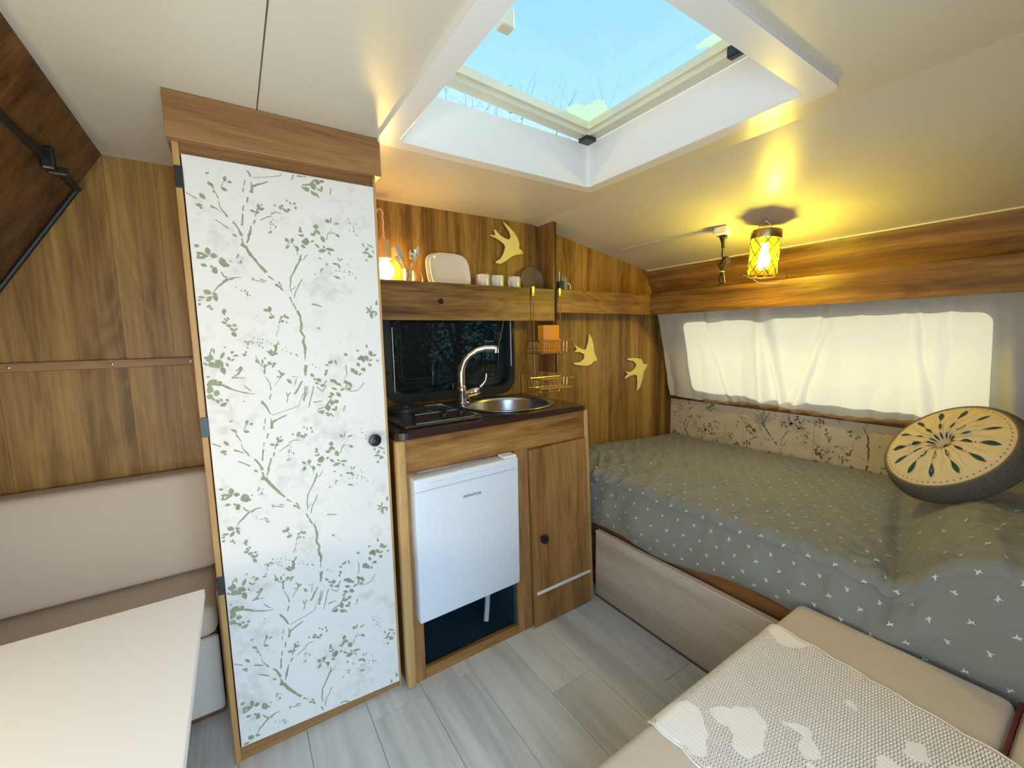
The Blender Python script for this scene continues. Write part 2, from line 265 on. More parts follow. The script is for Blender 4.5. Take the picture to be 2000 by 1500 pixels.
WP_L=[(16,12,-4,-15,8),(30,0,-11,-3,6),(4,-20,15,-5,7),(-25,-10,13,-10,7),(-16,-11,3,-13,5),(-14,-31,4,-4,4),(-44,-41,12,-15,9),(-54,-71,16,-1,7),(-47,-79,9,2,4),(20,-136,11,-7,6),(158,-26,0,-6,5),(164,-31,4,-8,5),(176,-30,2,-9,5),(180,-41,-2,-10,5),(165,-50,-9,-7,8),(147,-42,-6,-6,7),(143,-51,18,-12,6),(138,-45,4,-13,6),(124,-44,7,-5,4),(86,-48,2,-14,7),(101,-58,-16,-6,7),(65,-68,14,-4,7),(97,-47,-4,-5,4),(77,-77,12,9,5),(145,-134,11,-10,8),(166,-130,-3,-15,10),(145,-163,12,11,8),(173,-152,6,-15,8),(187,-96,1,-15,6),(181,-108,12,-5,5),(180,-120,16,-4,5),(192,-115,3,-8,4),(188,-142,22,6,15),(201,-125,0,-20,12),(185,-149,14,-7,7),(213,-138,9,6,6),(212,-116,17,1,8),(223,-112,12,11,9),(231,-84,-2,-16,12),(242,-116,8,-20,12),(230,-100,11,-14,7),(223,-140,14,-13,6),(257,-67,12,-10,9),(272,-79,1,22,4),(279,-78,19,4,5),(283,-106,13,-9,7),(231,-163,25,6,12),(252,-152,27,-5,7),(258,-160,8,-11,5),(231,-181,9,-3,5),(245,-144,7,-8,5),(268,-194,18,-3,7),(283,-193,9,-16,7),(289,-186,11,9,4),(287,-174,-2,-13,3),(271,-232,19,-7,7),(252,-193,2,-11,4),(277,-212,2,-5,3),(285,-216,5,1,3),(361,-124,4,-14,5),(374,-126,23,-11,5),(380,-136,-12,-14,7),(359,-154,22,0,6),(375,-167,17,5,7),(369,-172,4,-9,7),(391,-144,5,-9,5),(376,-156,16,-12,7),(396,-299,-2,-18,6),(390,-316,12,5,5),(360,-323,18,-15,6),(376,-316,1,-18,5),(372,-339,23,1,7),(375,-336,2,-25,10),(360,-341,13,4,6),(395,-338,-7,-15,7),(214,-387,9,-5,6),(103,-352,-1,-5,2),(-66,-175,12,-2,7),(-64,-193,20,-1,6),(-61,-208,25,9,6),(-39,-176,2,-22,13),(-58,-192,23,-8,7),(-34,-197,17,-2,12),(-61,-208,5,14,5),(-11,-200,6,-27,18),(-7,-218,16,-4,8),(-56,-223,15,-1,8),(-36,-222,8,-9,6),(-31,-233,12,-2,13),(-30,-243,9,10,12),(-72,-228,7,1,4),(8,-207,5,-4,4),(-56,-289,17,-10,12),(-38,-294,14,-6,6),(-34,-298,6,-19,9),(-50,-318,11,16,9),(-69,-306,18,-1,6),(-70,-315,9,2,5),(-69,-328,6,6,6),(-46,-325,1,-9,5),(-45,-333,6,-7,5),(-53,-330,8,-2,4),(-14,-335,-1,-14,8),(-20,-343,8,-11,6),(-9,-357,4,-10,5),(-23,-370,14,-6,6),(-16,-360,8,-12,5),(-13,-381,14,0,7),(1,-380,11,-1,7),(-6,-386,12,-12,8),(-2,-398,10,-14,10),(4,-397,9,11,5),(77,-337,15,-2,8),(94,-326,-2,-18,10),(88,-359,15,3,9),(119,-371,9,5,7),(129,-348,2,-12,6),(131,-356,11,-4,7),(117,-354,7,-4,4),(131,-369,6,-6,4),(97,-435,6,-13,7),(103,-443,-5,-14,7),(80,-452,10,-14,8),(91,-457,14,-3,8),(85,-464,11,-1,8),(86,-448,6,-12,5),(-46,-440,0,-18,5),(-23,-451,-10,-21,8),(-22,-441,4,4,5),(-70,-466,24,-4,12),(-63,-486,21,1,16),(-46,-474,20,-16,14),(-33,-490,7,-24,12),(-55,-482,20,-14,10),(-21,-481,5,-12,5),(-17,-465,7,-11,6),(17,-461,12,-2,7),(25,-458,4,7,4),(-3,-464,13,3,7),(-9,-456,9,4,6),(1,-460,-4,-7,4),(10,-492,3,-14,7),(-10,-477,10,5,5),(-3,-523,7,0,4),(-71,-478,8,-10,5),(-63,-465,7,-14,8),(-57,-457,7,-13,7),(48,-476,8,-12,8),(64,-474,2,-17,6),(77,-484,11,-8,8),(88,-491,12,2,6),(88,-501,5,9,6),(110,-515,-3,-8,6),(101,-509,7,-8,4),(96,-528,8,0,4),(69,-475,6,3,4),(123,-543,10,-2,8),(130,-542,2,-9,5),(237,-497,13,6,7),(247,-485,3,-13,6),(257,-485,6,-17,6),(228,-499,12,-5,5),(230,-514,4,-12,7),(229,-523,-1,-12,7),(202,-542,14,-8,12),(185,-525,11,-10,7),(193,-539,10,-6,6),(196,-552,13,-7,7),(211,-563,13,0,7),(238,-549,21,-5,9),(249,-547,15,-20,10),(242,-572,18,-8,7),(262,-558,10,-13,7),(268,-584,14,7,8),(278,-557,22,-8,8),(281,-550,14,-18,8),(295,-557,7,-21,9),(288,-579,14,-2,7),(303,-515,13,-16,15),(313,-533,13,4,12),(326,-541,9,10,6),(333,-522,17,2,8),(342,-518,5,-11,6),(324,-488,23,8,14),(336,-474,10,-27,12),(323,-497,7,-15,8),(347,-477,14,-17,12),(364,-461,8,-20,15),(355,-440,2,-14,8),(322,-458,10,-5,5),(373,-479,14,4,8),(384,-492,9,-6,6),(357,-502,13,-9,7),(359,-512,7,3,5),(285,-469,12,-6,8),(360,-494,12,4,7),(255,-588,15,-15,12),(236,-587,15,-10,9),(232,-601,13,3,8),(247,-618,15,4,10),(234,-619,16,-2,12),(226,-622,6,-23,14),(238,-639,18,-6,6),(206,-650,11,11,14),(222,-647,12,-14,8),(232,-649,13,-17,5),(196,-640,15,-7,5),(252,-629,1,-13,7),(-68,-518,9,1,4),(-64,-529,9,-7,15),(-69,-539,13,-2,15),(-56,-526,11,-13,12),(-44,-536,11,3,10),(-70,106,15,-7,18),(-75,91,15,2,18),(-68,78,8,14,14),(-56,96,15,-6,13),(-62,82,9,-8,7),(-54,75,11,-6,8),(-42,78,5,-9,7),(-31,72,10,0,6),(-39,65,7,-10,12),(-50,66,7,4,8),(-27,67,-7,-10,5),(-44,57,6,6,6),(10,63,6,3,3),(106,14,2,-3,2),(377,-23,5,1,2),(48,-412,0,-6,3),(11,-419,1,-2,3),(30,-423,1,-3,3),(41,-430,0,-3,4),(41,-422,1,-3,3),(45,-423,-1,-2,2),(30,-438,3,-8,3),(56,-426,1,-4,4),(34,-426,1,-4,2),(38,-424,-2,-3,3),(45,-420,-1,-3,2),(69,-441,-1,-6,2),(60,-433,1,-7,3),(46,-428,0,-2,4),(65,-426,-2,-6,3),(40,-422,-1,-4,3),(67,-438,2,-7,2),(49,-425,-2,-5,4),(36,-427,0,-4,2),(46,-427,-3,-5,2),(31,-425,3,-6,3),(35,-424,2,-5,4),(42,-423,-2,-4,3),(40,-422,3,-6,3),(35,-430,-3,-6,4),(26,-422,2,-8,3),(112,-107,0,-4,3),(111,-95,3,-8,3),(120,-85,-2,-3,3),(113,-90,2,-6,4),(113,-116,-1,-6,4),(125,-101,1,-4,3),(114,-120,-3,-4,3),(118,-96,2,-6,3),(107,-119,1,-7,4),(124,-103,1,-7,3),(45,-286,-3,-6,3),(42,-295,1,-7,3),(17,-275,0,-4,3),(39,-291,0,-3,3),(29,-283,-2,-5,3),(39,-290,-1,-2,2),(20,-283,-1,-2,3),(32,-285,0,-3,3),(49,-296,-1,-4,3),(45,-292,-3,-4,3),(38,-281,0,-8,4),(42,-293,0,-4,3),(237,-210,4,-8,4),(229,-208,-1,-3,2),(236,-221,1,-7,2),(219,-226,-2,-7,4),(266,-220,0,-3,3),(236,-215,-3,-7,3),(236,-217,-3,-5,4),(236,-213,1,-3,4),(316,-224,1,-4,4),(302,-215,-2,-5,3),(318,-200,1,-3,3),(305,-208,-1,-4,3),(325,-219,1,-6,3),(315,-213,4,-8,4),(314,-190,0,-6,3),(300,-232,2,-5,2),(335,-231,-2,-7,3),(324,-178,-1,-4,2),(116,-450,0,-5,2),(138,-459,0,-7,4),(151,-463,2,-7,4),(154,-466,3,-7,2),(127,-451,1,-8,2),(118,-447,1,-3,2),(139,-461,0,-3,2),(128,-442,-3,-5,2),(-23,14,-1,-3,4),(-21,13,0,-2,3),(-25,14,0,-7,2),(-20,16,0,-4,2),(-20,14,-1,-4,3),(-21,13,1,-3,2),(345,-68,0,-3,3),(335,-74,1,-3,2),(336,-88,3,-7,4),(344,-100,1,-7,3),(329,-69,-2,-3,3),(325,-54,-3,-6,3),(324,-66,3,-6,3),(342,-83,0,-3,2),(336,-79,2,-6,3),(324,-87,3,-6,2),(27,-193,-1,-3,4),(30,-193,-2,-3,2),(39,-195,-1,-4,3),(28,-187,2,-6,4),(28,-196,-3,-5,3),(33,-192,-1,-3,2),(28,-193,-2,-7,3),(30,-189,-2,-5,2),(34,-203,1,-7,4),(36,-203,-1,-2,2),(33,-207,0,-7,2),(30,-207,-3,-6,2),(35,-209,-1,-2,2),(36,-208,-1,-4,4),(70,-428,-2,-4,2),(60,-418,-1,-2,3),(90,-431,1,-4,3),(69,-418,1,-4,4),(82,-424,-1,-5,2),(82,-418,-1,-2,2),(205,-505,-2,-2,3),(212,-508,0,-4,2),(203,-504,-2,-3,3),(195,-495,-2,-6,3)]
BIRDS=[[(1.227,1.847),(1.258,1.828),(1.294,1.801),(1.319,1.77),(1.329,1.739),(1.325,1.719),(1.342,1.71),(1.352,1.695),(1.331,1.689),(1.298,1.682),(1.271,1.669),(1.238,1.645),(1.206,1.629),(1.177,1.631),(1.174,1.637),(1.206,1.656),(1.226,1.686),(1.237,1.719),(1.227,1.734),(1.196,1.751),(1.165,1.761),(1.144,1.767),(1.147,1.771),(1.178,1.771),(1.169,1.8),(1.179,1.798),(1.209,1.773),(1.241,1.761),(1.263,1.759),(1.273,1.775),(1.264,1.8),(1.242,1.824)],[(1.842,1.257),(1.865,1.229),(1.881,1.187),(1.886,1.144),(1.898,1.118),(1.913,1.087),(1.884,1.082),(1.866,1.067),(1.825,1.057),(1.768,1.062),(1.718,1.073),(1.719,1.081),(1.768,1.083),(1.802,1.105),(1.802,1.13),(1.768,1.145),(1.718,1.147),(1.744,1.161),(1.718,1.193),(1.757,1.173),(1.796,1.159),(1.817,1.159),(1.836,1.205)],[(2.192,1.078),(2.199,1.087),(2.281,1.087),(2.337,1.076),(2.359,1.042),(2.403,1.037),(2.389,1.017),(2.361,0.985),(2.352,0.938),(2.328,0.882),(2.297,0.857),(2.293,0.866),(2.299,0.913),(2.295,0.961),(2.276,0.973),(2.228,0.97),(2.175,0.952),(2.172,0.962),(2.204,0.981),(2.176,0.998),(2.228,0.995),(2.269,1.014),(2.285,1.041),(2.254,1.066)]]
# ---------------------------------------------------------------- the shell
ZC = 1.86
def zc(x): return ZC if x < 1.42 else ZC - .19*(x-1.42)
def xl(z): return max(-.90, -.31 - .62*(ZC-z))            # slanted left wall
def xr(z): return min(2.70, 2.41 + .30*(1.67-z))          # slanted right wall
YB, YF = 1.93, -.36
# floor: sub floor and planks running front to back
fl = tag(MB().box(-1.0, 2.85, YF-.1, YB+.05, -.05, -.006).build('floor', SEAM), kind='structure')
random.seed(3)
for i in range(-8, 6):
    x0 = .47 + i*.185
    if x0 < -.95: continue
    cuts = [YF, YB] ; off = (1.30, .62, 1.05, .25, .86)[i % 5]
    if i == -1: off = 1.30
    ys = [YF] + ([off-1.2] if off-1.2 > YF+.1 else []) + [off] + [YB]
    for a, b in zip(ys, ys[1:]):
        MB().box(x0+.0006, x0+.1844, a+.0006, b-.0006, -.006, 0, .0008, seg=1).build('floor_plank', W_F, fl)
# back wall: sub wall with window opening + laminate planks
WIN = (.585, 1.255, .965, 1.42)
def inside_back():
    return [(-.95, -.05), (2.72, -.05), (2.72, .70), (2.43, 1.70), (1.42, ZC+.03), (-.30, ZC+.03), (-.93, .86)]
wb = tag(MB().plate(inside_back(), [rrect(*WIN, .07)], XZ, YB+.004, YB+.03).build('wall_back', W_D), kind='structure')
def topz(x):
    z = zc(x)+.01
    if x < -.31: z = min(z, ZC-(-.31-x)/.62)
    if x > 2.41: z = min(z, 1.67-(x-2.41)/.30)
    return z
x = -.92; k = 0
wid = [.31, .30, .13, .20, .13, .115, .14, .10, .12, .105, .135, .09, .12, .10, .085, .12, .10, .11, .09, .12, .10, .13, .09, .11, .10, .12]
random.seed(8)
while x < 2.70:
    x1 = min(2.70, x + wid[k % len(wid)]); k += 1
    def plank(xa, xb, z0, z1f):
        P = [(xa, YB, z0), (xb, YB, z0), (xb, YB+.006, z0), (xa, YB+.006, z0), (xa, YB, z1f(xa)), (xb, YB, z1f(xb)), (xb, YB+.006, z1f(xb)), (xa, YB+.006, z1f(xa))]
        MB().hexa([Vector(p) for p in P]).build('wall_plank', W_V, wb)
    xa, xb = x+.0004, x1-.0004
    if xb > WIN[0] and xa < WIN[1]:
        segs = [(max(xa, WIN[0]), min(xb, WIN[1]), True)]
        if xa < WIN[0]: segs.append((xa, WIN[0], False))
        if xb > WIN[1]: segs.append((WIN[1], xb, False))
        for a, b, cut in segs:
            if cut: plank(a, b, 0, lambda q: WIN[2]); plank(a, b, WIN[3], topz)
            else: plank(a, b, 0, topz)
    else: plank(xa, xb, 0, topz)
    x = x1
# left slanted wall and its lower part, both closed
LW = lambda u, v, t: Vector((-.31-.62*(ZC-v)-t*.85 if v > .908 else -.90-t, u, v-t*.5))
wl = tag(MB().plate([(YF, .908), (YB+.02, .908), (YB+.02, ZC+.03), (YF, ZC+.03)], [], LW, 0, .03).build('wall_left', W_D), kind='structure')
MB().plate([(YF, -.05), (YB+.02, -.05), (YB+.02, .93), (YF, .93)], [], lambda u, v, t: Vector((-.90-t, u, v)), 0, .03).build('lower_panel', W_D, wl)
MB().tube([(xl(1.74)+.008, YF, 1.74), (xl(1.74)+.008, YB-.004, 1.74)], .009, 8).tube([(xl(1.74)+.008, YB-.006, 1.74), (xl(.95)+.008, YB-.006, .95)], .007, 8).build('rubber_seal', RUBBER, wl, smooth=True)
s = MB().box(xl(1.74)+.002, xl(1.74)+.032, 1.62, 1.68, 1.705, 1.765, .006).box(xl(1.74)+.01, xl(1.74)+.05, 1.64, 1.655, 1.70, 1.72, .003).build('catch', BLACK, wl)
# front wall (behind the viewer) with the open doorway
tag(MB().plate([(-.95, -.05), (2.72, -.05), (2.72, .70), (2.43, 1.70), (1.42, ZC+.03), (-.30, ZC+.03), (-.93, .86)], [[(-.32, 0), (.46, 0), (.46, 1.78), (-.30, 1.78)]], XZ, YF, YF-.03).build('wall_front', W_V), kind='structure')
# right (end) wall, slanted, window behind the curtain
RW = lambda u, v, t: Vector((2.41+.30*(1.67-v)+t, u, v+t*.3))
WR = (.30, 1.735, .835, 1.365)
wr = tag(MB().plate([(YF, .69), (YB+.02, .69), (YB+.02, 1.70), (YF, 1.70)], [rrect(*WR, .06)], RW, 0, .035).build('wall_right', W_Y), kind='structure')
MB().plate([(YF, -.05), (YB+.02, -.05), (YB+.02, .72), (YF, .72)], [], lambda u, v, t: Vector((2.70+t, u, v)), 0, .03).build('lower_panel', W_V, wr)
w2 = tag(MB().plate(rrect(WR[0]-.0, WR[1]+.0, WR[2]-.0, WR[3]+.0, .06), [rrect(WR[0]+.03, WR[1]-.03, WR[2]+.03, WR[3]-.03, .045)], RW, .0, .045).build('window_2', RUBBER), kind='structure')
MB().plate(rrect(WR[0]+.03, WR[1]-.03, WR[2]+.03, WR[3]-.03, .045), [], RW, .02, .024).build('pane', glassy('end_window_acrylic', (.85, .88, .88)), w2)
# ceiling: flat part with the hatch hole, sloped part
HX0, HX1, HY0, HY1 = .47, 1.27, .53, 1.325
ce = tag(MB().plate([(-.33, YF-.02), (1.42, YF-.02), (1.42, YB+.03), (-.33, YB+.03)], [[(HX0, HY0), (HX1, HY0), (HX1, HY1), (HX0, HY1)]], XY, ZC, ZC+.03).build('ceiling', CEIL), kind='structure')
MB().hexa([Vector(p) for p in ((1.42, YF-.02, ZC), (2.44, YF-.02, zc(2.44)), (2.44, YB+.03, zc(2.44)), (1.42, YB+.03, ZC), (1.42, YF-.02, ZC+.03), (2.46, YF-.02, zc(2.44)+.03), (2.46, YB+.03, zc(2.44)+.03), (1.42, YB+.03, ZC+.03))]).build('sloped_panel', CEIL, ce)
MB().box(.0985, .1015, -.3, 1.36, ZC-.0006, ZC+.001).build('seam', SEAM, ce)
# trims
tag(MB().box(-.72, -.095, YB-.012, YB, 1.166, 1.196, .003).build('trim_1', W_HX), kind='structure')
for q in (-.58, -.345, -.135):
    MB().lathe([(.0045, 0), (.0045, .002), (.002, .003)], (q, YB-.012, 1.181), (0, -1, 0), 12).build('screw', STEEL, bpy.data.objects['trim_1'])
tag(MB().box(2.385, 2.40, YF, YB, zc(2.39)-.004, zc(2.39)+.004).build('trim_2', CREAM), kind='structure')
# ---------------------------------------------------------------- roof hatch
h = thing('skylight', 'white framed roof hatch with a tinted clear lid propped open', 'skylight', (.87, .93, ZC))
fo = rrect(.41, 1.315, .475, 1.365, .03, 4); fi = rrect(.468, 1.262, .535, 1.318, .02, 4)
MB().plate(fo, [fi], XY, ZC-.012, ZC+.001).build('ceiling_frame', WHITE, h)
def shaft(a):   # a: 0 low .. 1 high
    z = ZC-.010 + .146*a; g = .030*a
    return [(x_, y_, z) for x_, y_ in rrect(.47+g, 1.262-g, .533+g, 1.32-g, .02, 4)]
m_ = MB(); lv = [shaft(0), shaft(.9), shaft(1)]
R_ = [[m_.bm.verts.new(p) for p in l] for l in lv]
for A, B in zip(R_, R_[1:]):
    for i in range(len(A)): m_.bm.faces.new((A[i], A[(i+1) % len(A)], B[(i+1) % len(A)], B[i]))
m_.build('shaft', WHITE, h, solid=.004)
MB().plate(rrect(.34, 1.40, .40, 1.45, .05, 4), [rrect(.50, 1.232, .563, 1.29, .02, 4)], XY, ZC+.128, ZC+.1355).build('roof_flange', WHITE, h)
# lid, hinged on its right side, raised on the left
LM = Matrix.Translation((1.20, 0, 1.998)) @ Matrix.Rotation(math.radians(3.6), 4, 'Y')
def LF(u, v, t): return LM @ Vector((u-1.20, v, t))
lx0, lx1, ly0, ly1 = .520, 1.228, .585, 1.285
MB().plate(rrect(lx0, lx1, ly0, ly1, .012, 3), [rrect(lx0+.040, lx1-.042, ly0+.040, ly1-.044, .008, 3)], LF, 0, .018).plate(rrect(lx0+.004, lx1-.004, ly0+.004, ly1-.004, .012, 3), [rrect(lx0+.052, lx1-.052, ly0+.052, ly1-.056, .008, 3)], LF, .018, .045).build('lid_frame', CREAM, h)
HG = glassy('hatch_acrylic', (.80, .92, .97), .05)
def dome(a, b):
    u = lx0+.01+(lx1-lx0-.02)*a; v = ly0+.01+(ly1-ly0-.02)*b
    return LF(u, v, .046+.035*(1-(2*a-1)**6)*(1-(2*b-1)**6))
MB().grid(17, 17, dome).build('lid_pane', HG, h, smooth=True)
GR = plain('lid_grime', (.55, .60, .42), .8, var=.3, vscale=18)
random.seed(4)
def grime(cx, cy, sx, sy):      # algae crust in a corner of the lid
    P = [(cx, cy)]; n = 22
    for i in range(n+1):
        a = PI/2*i/n; r = 1+.12*math.sin(7*a)+random.uniform(-.07, .07); P.append((cx+sx*(math.cos(a)**.8)*r, cy+sy*(math.sin(a)**.8 if a > 0 else 0)*r))
    return P
g_ = MB()
for cx, cy, sx, sy in ((1.178, 1.232, -.12, -.12), (.570, 1.232, .07, -.16), (1.178, .635, -.06, .13)):
    g_.plate(grime(cx, cy, sx, sy), [], LF, .044, .0452)
tag(g_.build('lid_grime', glassy('algae_film', (.90, .92, .74), .3, transl=.5, tcol=(.85, .88, .70)), h), kind='stuff')
MB().box(1.155, 1.205, 1.215, 1.262, 1.975, 1.990, .003).build('hinge', BLACK, h); MB().box(1.18, 1.205, .64, .70, 1.99, 2.03, .004).build('hinge', BLACK, h)
MB().box(( .640), .68, .985, 1.02, 2.050, 2.098, .004).build('catch', CREAM, h)
# ---------------------------------------------------------------- kitchen window
wi = tag(MB().plate(rrect(.562, 1.278, .942, 1.44, .085), [rrect(.60, 1.245, .985, 1.40, .06)], XZ, YB-.022, YB+.04).build('window_1', RUBBER), kind='structure')
MB().plate(rrect(.596, 1.249, .981, 1.404, .062), [], XZ, YB+.012, YB+.018).build('pane', ACRYL, wi)
def ring_tube(x0, x1, z0, z1, r, y, tr): return [(u, y, v) for u, v in rrect(x0, x1, z0, z1, r)]
RIDGE = glassy('acrylic_ridge', (.5, .62, .64), .12, transl=.5, tcol=(.35, .45, .45))
MB().tube(ring_tube(.655, 1.19, 1.052, 1.42, .03, YB+.010, 0), .0045, 6, True).tube(ring_tube(.640, 1.205, 1.035, 1.43, .04, YB+.010, 0), .003, 6, True).build('ridge', RIDGE, wi, smooth=True)
MB().tube([(1.250, YB-.026, 1.42), (1.252, YB-.026, 1.12), (1.250, YB-.028, 1.09)], .006, 8).build('stay_arm', STEEL, wi, smooth=True)
MB().tube([(1.238, YB-.02, 1.42), (1.18, YB+.002, 1.16)], .004, 6).build('stay_arm', STEEL, wi, smooth=True)
for q_ in ((1.14, 1.165, YB-.012, YB+.008, 1.12, 1.16, .003), (.90, .945, YB-.02, YB+.01, .985, 1.02, .005), (.56, .585, YB-.03, YB-.018, 1.085, 1.10, .002)): MB().box(*q_).build('latch', BLACK, wi)
MB().tube([(.607+.0*u, YB-.024, z) for u, z in ((0, 1.30), (1, 1.00))], .002, 6).build('cord', CREAM, wi)
# ---------------------------------------------------------------- wardrobe
wd = thing('wardrobe', 'tall narrow wardrobe with a white leafy wallpapered door', 'wardrobe', (.165, 1.66, 0))
MB().box(-.075, .405, 1.405, 1.925, 0, 1.80).build('body', W_D, wd)
MB().box(-.091, -.0765, 1.386, 1.93, 0, 1.76, .002).build('side_panel', PINE, wd)
MB().box(.4045, .412, 1.386, 1.93, 0, 1.76, .002).build('side_panel', PINE, wd)
MB().box(-.078, .404, 1.392, 1.402, 1.722, 1.757).box(.380, .396, 1.389, 1.40, 1.722, 1.757, .001).build('top_rail', W_HX, wd)
MB().box(-.078, .404, 1.392, 1.41, 0, .046, .001).build('plinth', W_HX, wd)
MB().box(-.099, .424, 1.358, 1.93, 1.749, 1.859, .002).build('fascia', W_HX, wd)
dr = MB().hexa([Vector(p) for p in ((-.0735, 1.386, .048), (.4045, 1.386, .022), (.4045, 1.401, .022), (-.0735, 1.401, .048), (-.0735, 1.386, 1.723), (.4045, 1.386, 1.7235), (.4045, 1.401, 1.7235), (-.0735, 1.401, 1.723))], .0015).build('door', PAPER, wd)
MB().lathe([(.004, 0), (.010, 0), (.009, .006), (.0105, .012), (.018, .018), (.0205, .024), (.019, .029), (.009, .0305), (.008, .034), (0.0005, .035)], (.360, 1.386, .921), (0, -1, 0), 32).build('knob', BLACK, dr, smooth=True)
for z in (1.665, 1.02, .565): MB().box(-.0905, -.073, 1.3835, 1.387, z-.027, z+.027, .001).build('hinge', BLACK, wd)
# printed twigs: flat shapes on the paper, (x, z) in millimetres, one repeat of the print
def print_mesh(fnp, inside, period, shifts, sc=1.0):
    """fnp(x, z) -> world point; inside(x, z) -> bool"""
    m = MB(); bm = m.bm; off = [0]
    def poly(P):
        if all(inside(a, b) for a, b in P):
            off[0] += 1.7e-7; off[0] = off[0] if off[0] < 3e-4 else 0; q_ = Vector((0, -off[0], 0)) if abs(fnp(0, 0).y-fnp(1, 0).y) < .5 else Vector((-off[0], 0, 0))
            try: bm.faces.new([bm.verts.new(fnp(a, b)+q_) for a, b in P])
            except ValueError: pass
    rnd = random.Random(2)
    for ox, oz in shifts:
        for pts, w0, w1 in WP_S:
            P = [(pts[i]/1000*sc+ox, pts[i+1]/1000*sc+oz) for i in range(0, len(pts), 2)]
            # resample with jittered width: broken brush strokes
            Q = []
            for a, b in zip(P, P[1:]):
                d = math.hypot(b[0]-a[0], b[1]-a[1]); n = max(1, int(d/.007))
                for i in range(n): Q.append((a[0]+(b[0]-a[0])*i/n, a[1]+(b[1]-a[1])*i/n))
            Q.append(P[-1]); N = len(Q); E = []
            for i, q in enumerate(Q):
                a = Q[max(0, i-1)]; b = Q[min(N-1, i+1)]; dx, dz = b[0]-a[0], b[1]-a[1]; l = math.hypot(dx, dz) or 1
                w = (w0+(w1-w0)*i/max(1, N-1))/2000*sc*rnd.uniform(1.0, 1.9)
                j = rnd.uniform(-.0008, .0008)
                E.append(((q[0]-dz/l*(w+j), q[1]+dx/l*(w+j)), (q[0]+dz/l*(w-j), q[1]-dx/l*(w-j))))
            for i in range(N-1): poly([E[i][0], E[i][1], E[i+1][1], E[i+1][0]])
        for x, z, dx, dz, w in WP_L:
            x, z, dx, dz, w = [v/1000*sc for v in (x, z, dx, dz, w)]
            x += ox; z += oz; l = math.hypot(dx, dz) or 1e-3; nx, nz = -dz/l, dx/l; h = w/2*rnd.uniform(.95, 1.45); k = rnd.uniform(-.25, .25)*h
            P = []
            for t, s_ in ((0, .15), (.2, .7), (.45, 1), (.7, .8), (1, 0)): P.append((x+dx*t+nx*(h*s_+k*t), z+dz*t+nz*(h*s_+k*t)))
            for t, s_ in ((.75, .55), (.5, .9), (.22, .6)): P.append((x+dx*t-nx*(h*s_-k*t), z+dz*t-nz*(h*s_-k*t)))
            poly(P)
    return m
pm = print_mesh(lambda x, z: Vector((x, 1.3856, z)), lambda x, z: -.072 < x < .403 and .05-.026*(x+.0735)/.478 < z < 1.721, .656, [(0, 1.673), (0, 1.017), (0, .361), (0, 2.329)])
tag(pm.build('leaf_print', LEAFG, dr, merge=False), kind='stuff')
# ---------------------------------------------------------------- kitchen cabinet (its top runs slightly deeper to the right)
def wp(v):
    f = max(0, min(1, (1.95-v.y)/.55)); return Vector((v.x, v.y + .045*max(0, (v.x-.43)/.9)*(v.z/.92)*f, v.z))
kc = thing('kitchen_cabinet', 'low oak kitchen cabinet holding the sink and the small white fridge', 'cabinet', (.88, 1.65, 0))
B = lambda *a, **k: MB().box(*a, **k)
B(.424, .458, 1.350, 1.385, 0, .905, .008, seg=3).build('corner_post', PINE, kc)
B(1.318, 1.342, 1.357, 1.39, 0, .905, .006, seg=3).build('corner_post', PINE, kc, warp=wp)
B(.43, .445, 1.386, 1.926, 0, .905).build('side_panel', W_D, kc)
B(1.326, 1.338, 1.39, 1.926, 0, .905).build('side_panel', W_CV, kc, warp=wp)
B(.459, 1.3185, 1.362, 1.378, .785, .905, .001).build('apron', W_C, kc, warp=wp)
B(.459, .497, 1.364, 1.380, .0, .785, .001).build('stile', W_CV, kc)
B(.912, .985, 1.364, 1.380, 0, .7855, .001).build('stile', W_CV, kc, warp=wp)
B(.985, 1.318, 1.369, 1.380, .0, .785).build('inner_panel', W_CV, kc, warp=wp)
B(.498, .911, 1.364, 1.380, 0, .042, .001).build('bottom_rail', W_C, kc, warp=wp)
m_ = MB(); m_.box(.90, .911, 1.381, 1.9, .0, .78).box(.445, .455, 1.386, 1.9, 0, .78).box(.446, .911, 1.88, 1.9, 0, .78).box(.446, .911, 1.381, 1.9, .005, .02)
m_.build('niche', TEAL, kc)
MB().tube([(.80, 1.42, .23), (.792, 1.42, .13), (.78, 1.41, .085)], .011, 12).build('drain_tube', plain('grey_tube', (.35, .40, .46), .4), kc, smooth=True)
dk = B(.985, 1.312, 1.346, 1.362, .004, .779, .003).build('door', W_CV, kc, warp=wp)
MB().lathe([(.004, 0), (.009, 0), (.008, .006), (.010, .010), (.0175, .015), (.0195, .021), (.018, .026), (.008, .0275), (.0005, .030)], (1.035, 1.358, .392), (0, -1, 0), 32).build('knob', BLACK, dk, smooth=True)
B(.998, 1.313, 1.339, 1.350, .144, .155, .003, warp=None) if False else B(.998, 1.313, 1.339, 1.348, .146, .158, .003).build('metal_strip', plain('white_metal', (.72, .72, .70), .3), dk, warp=wp)
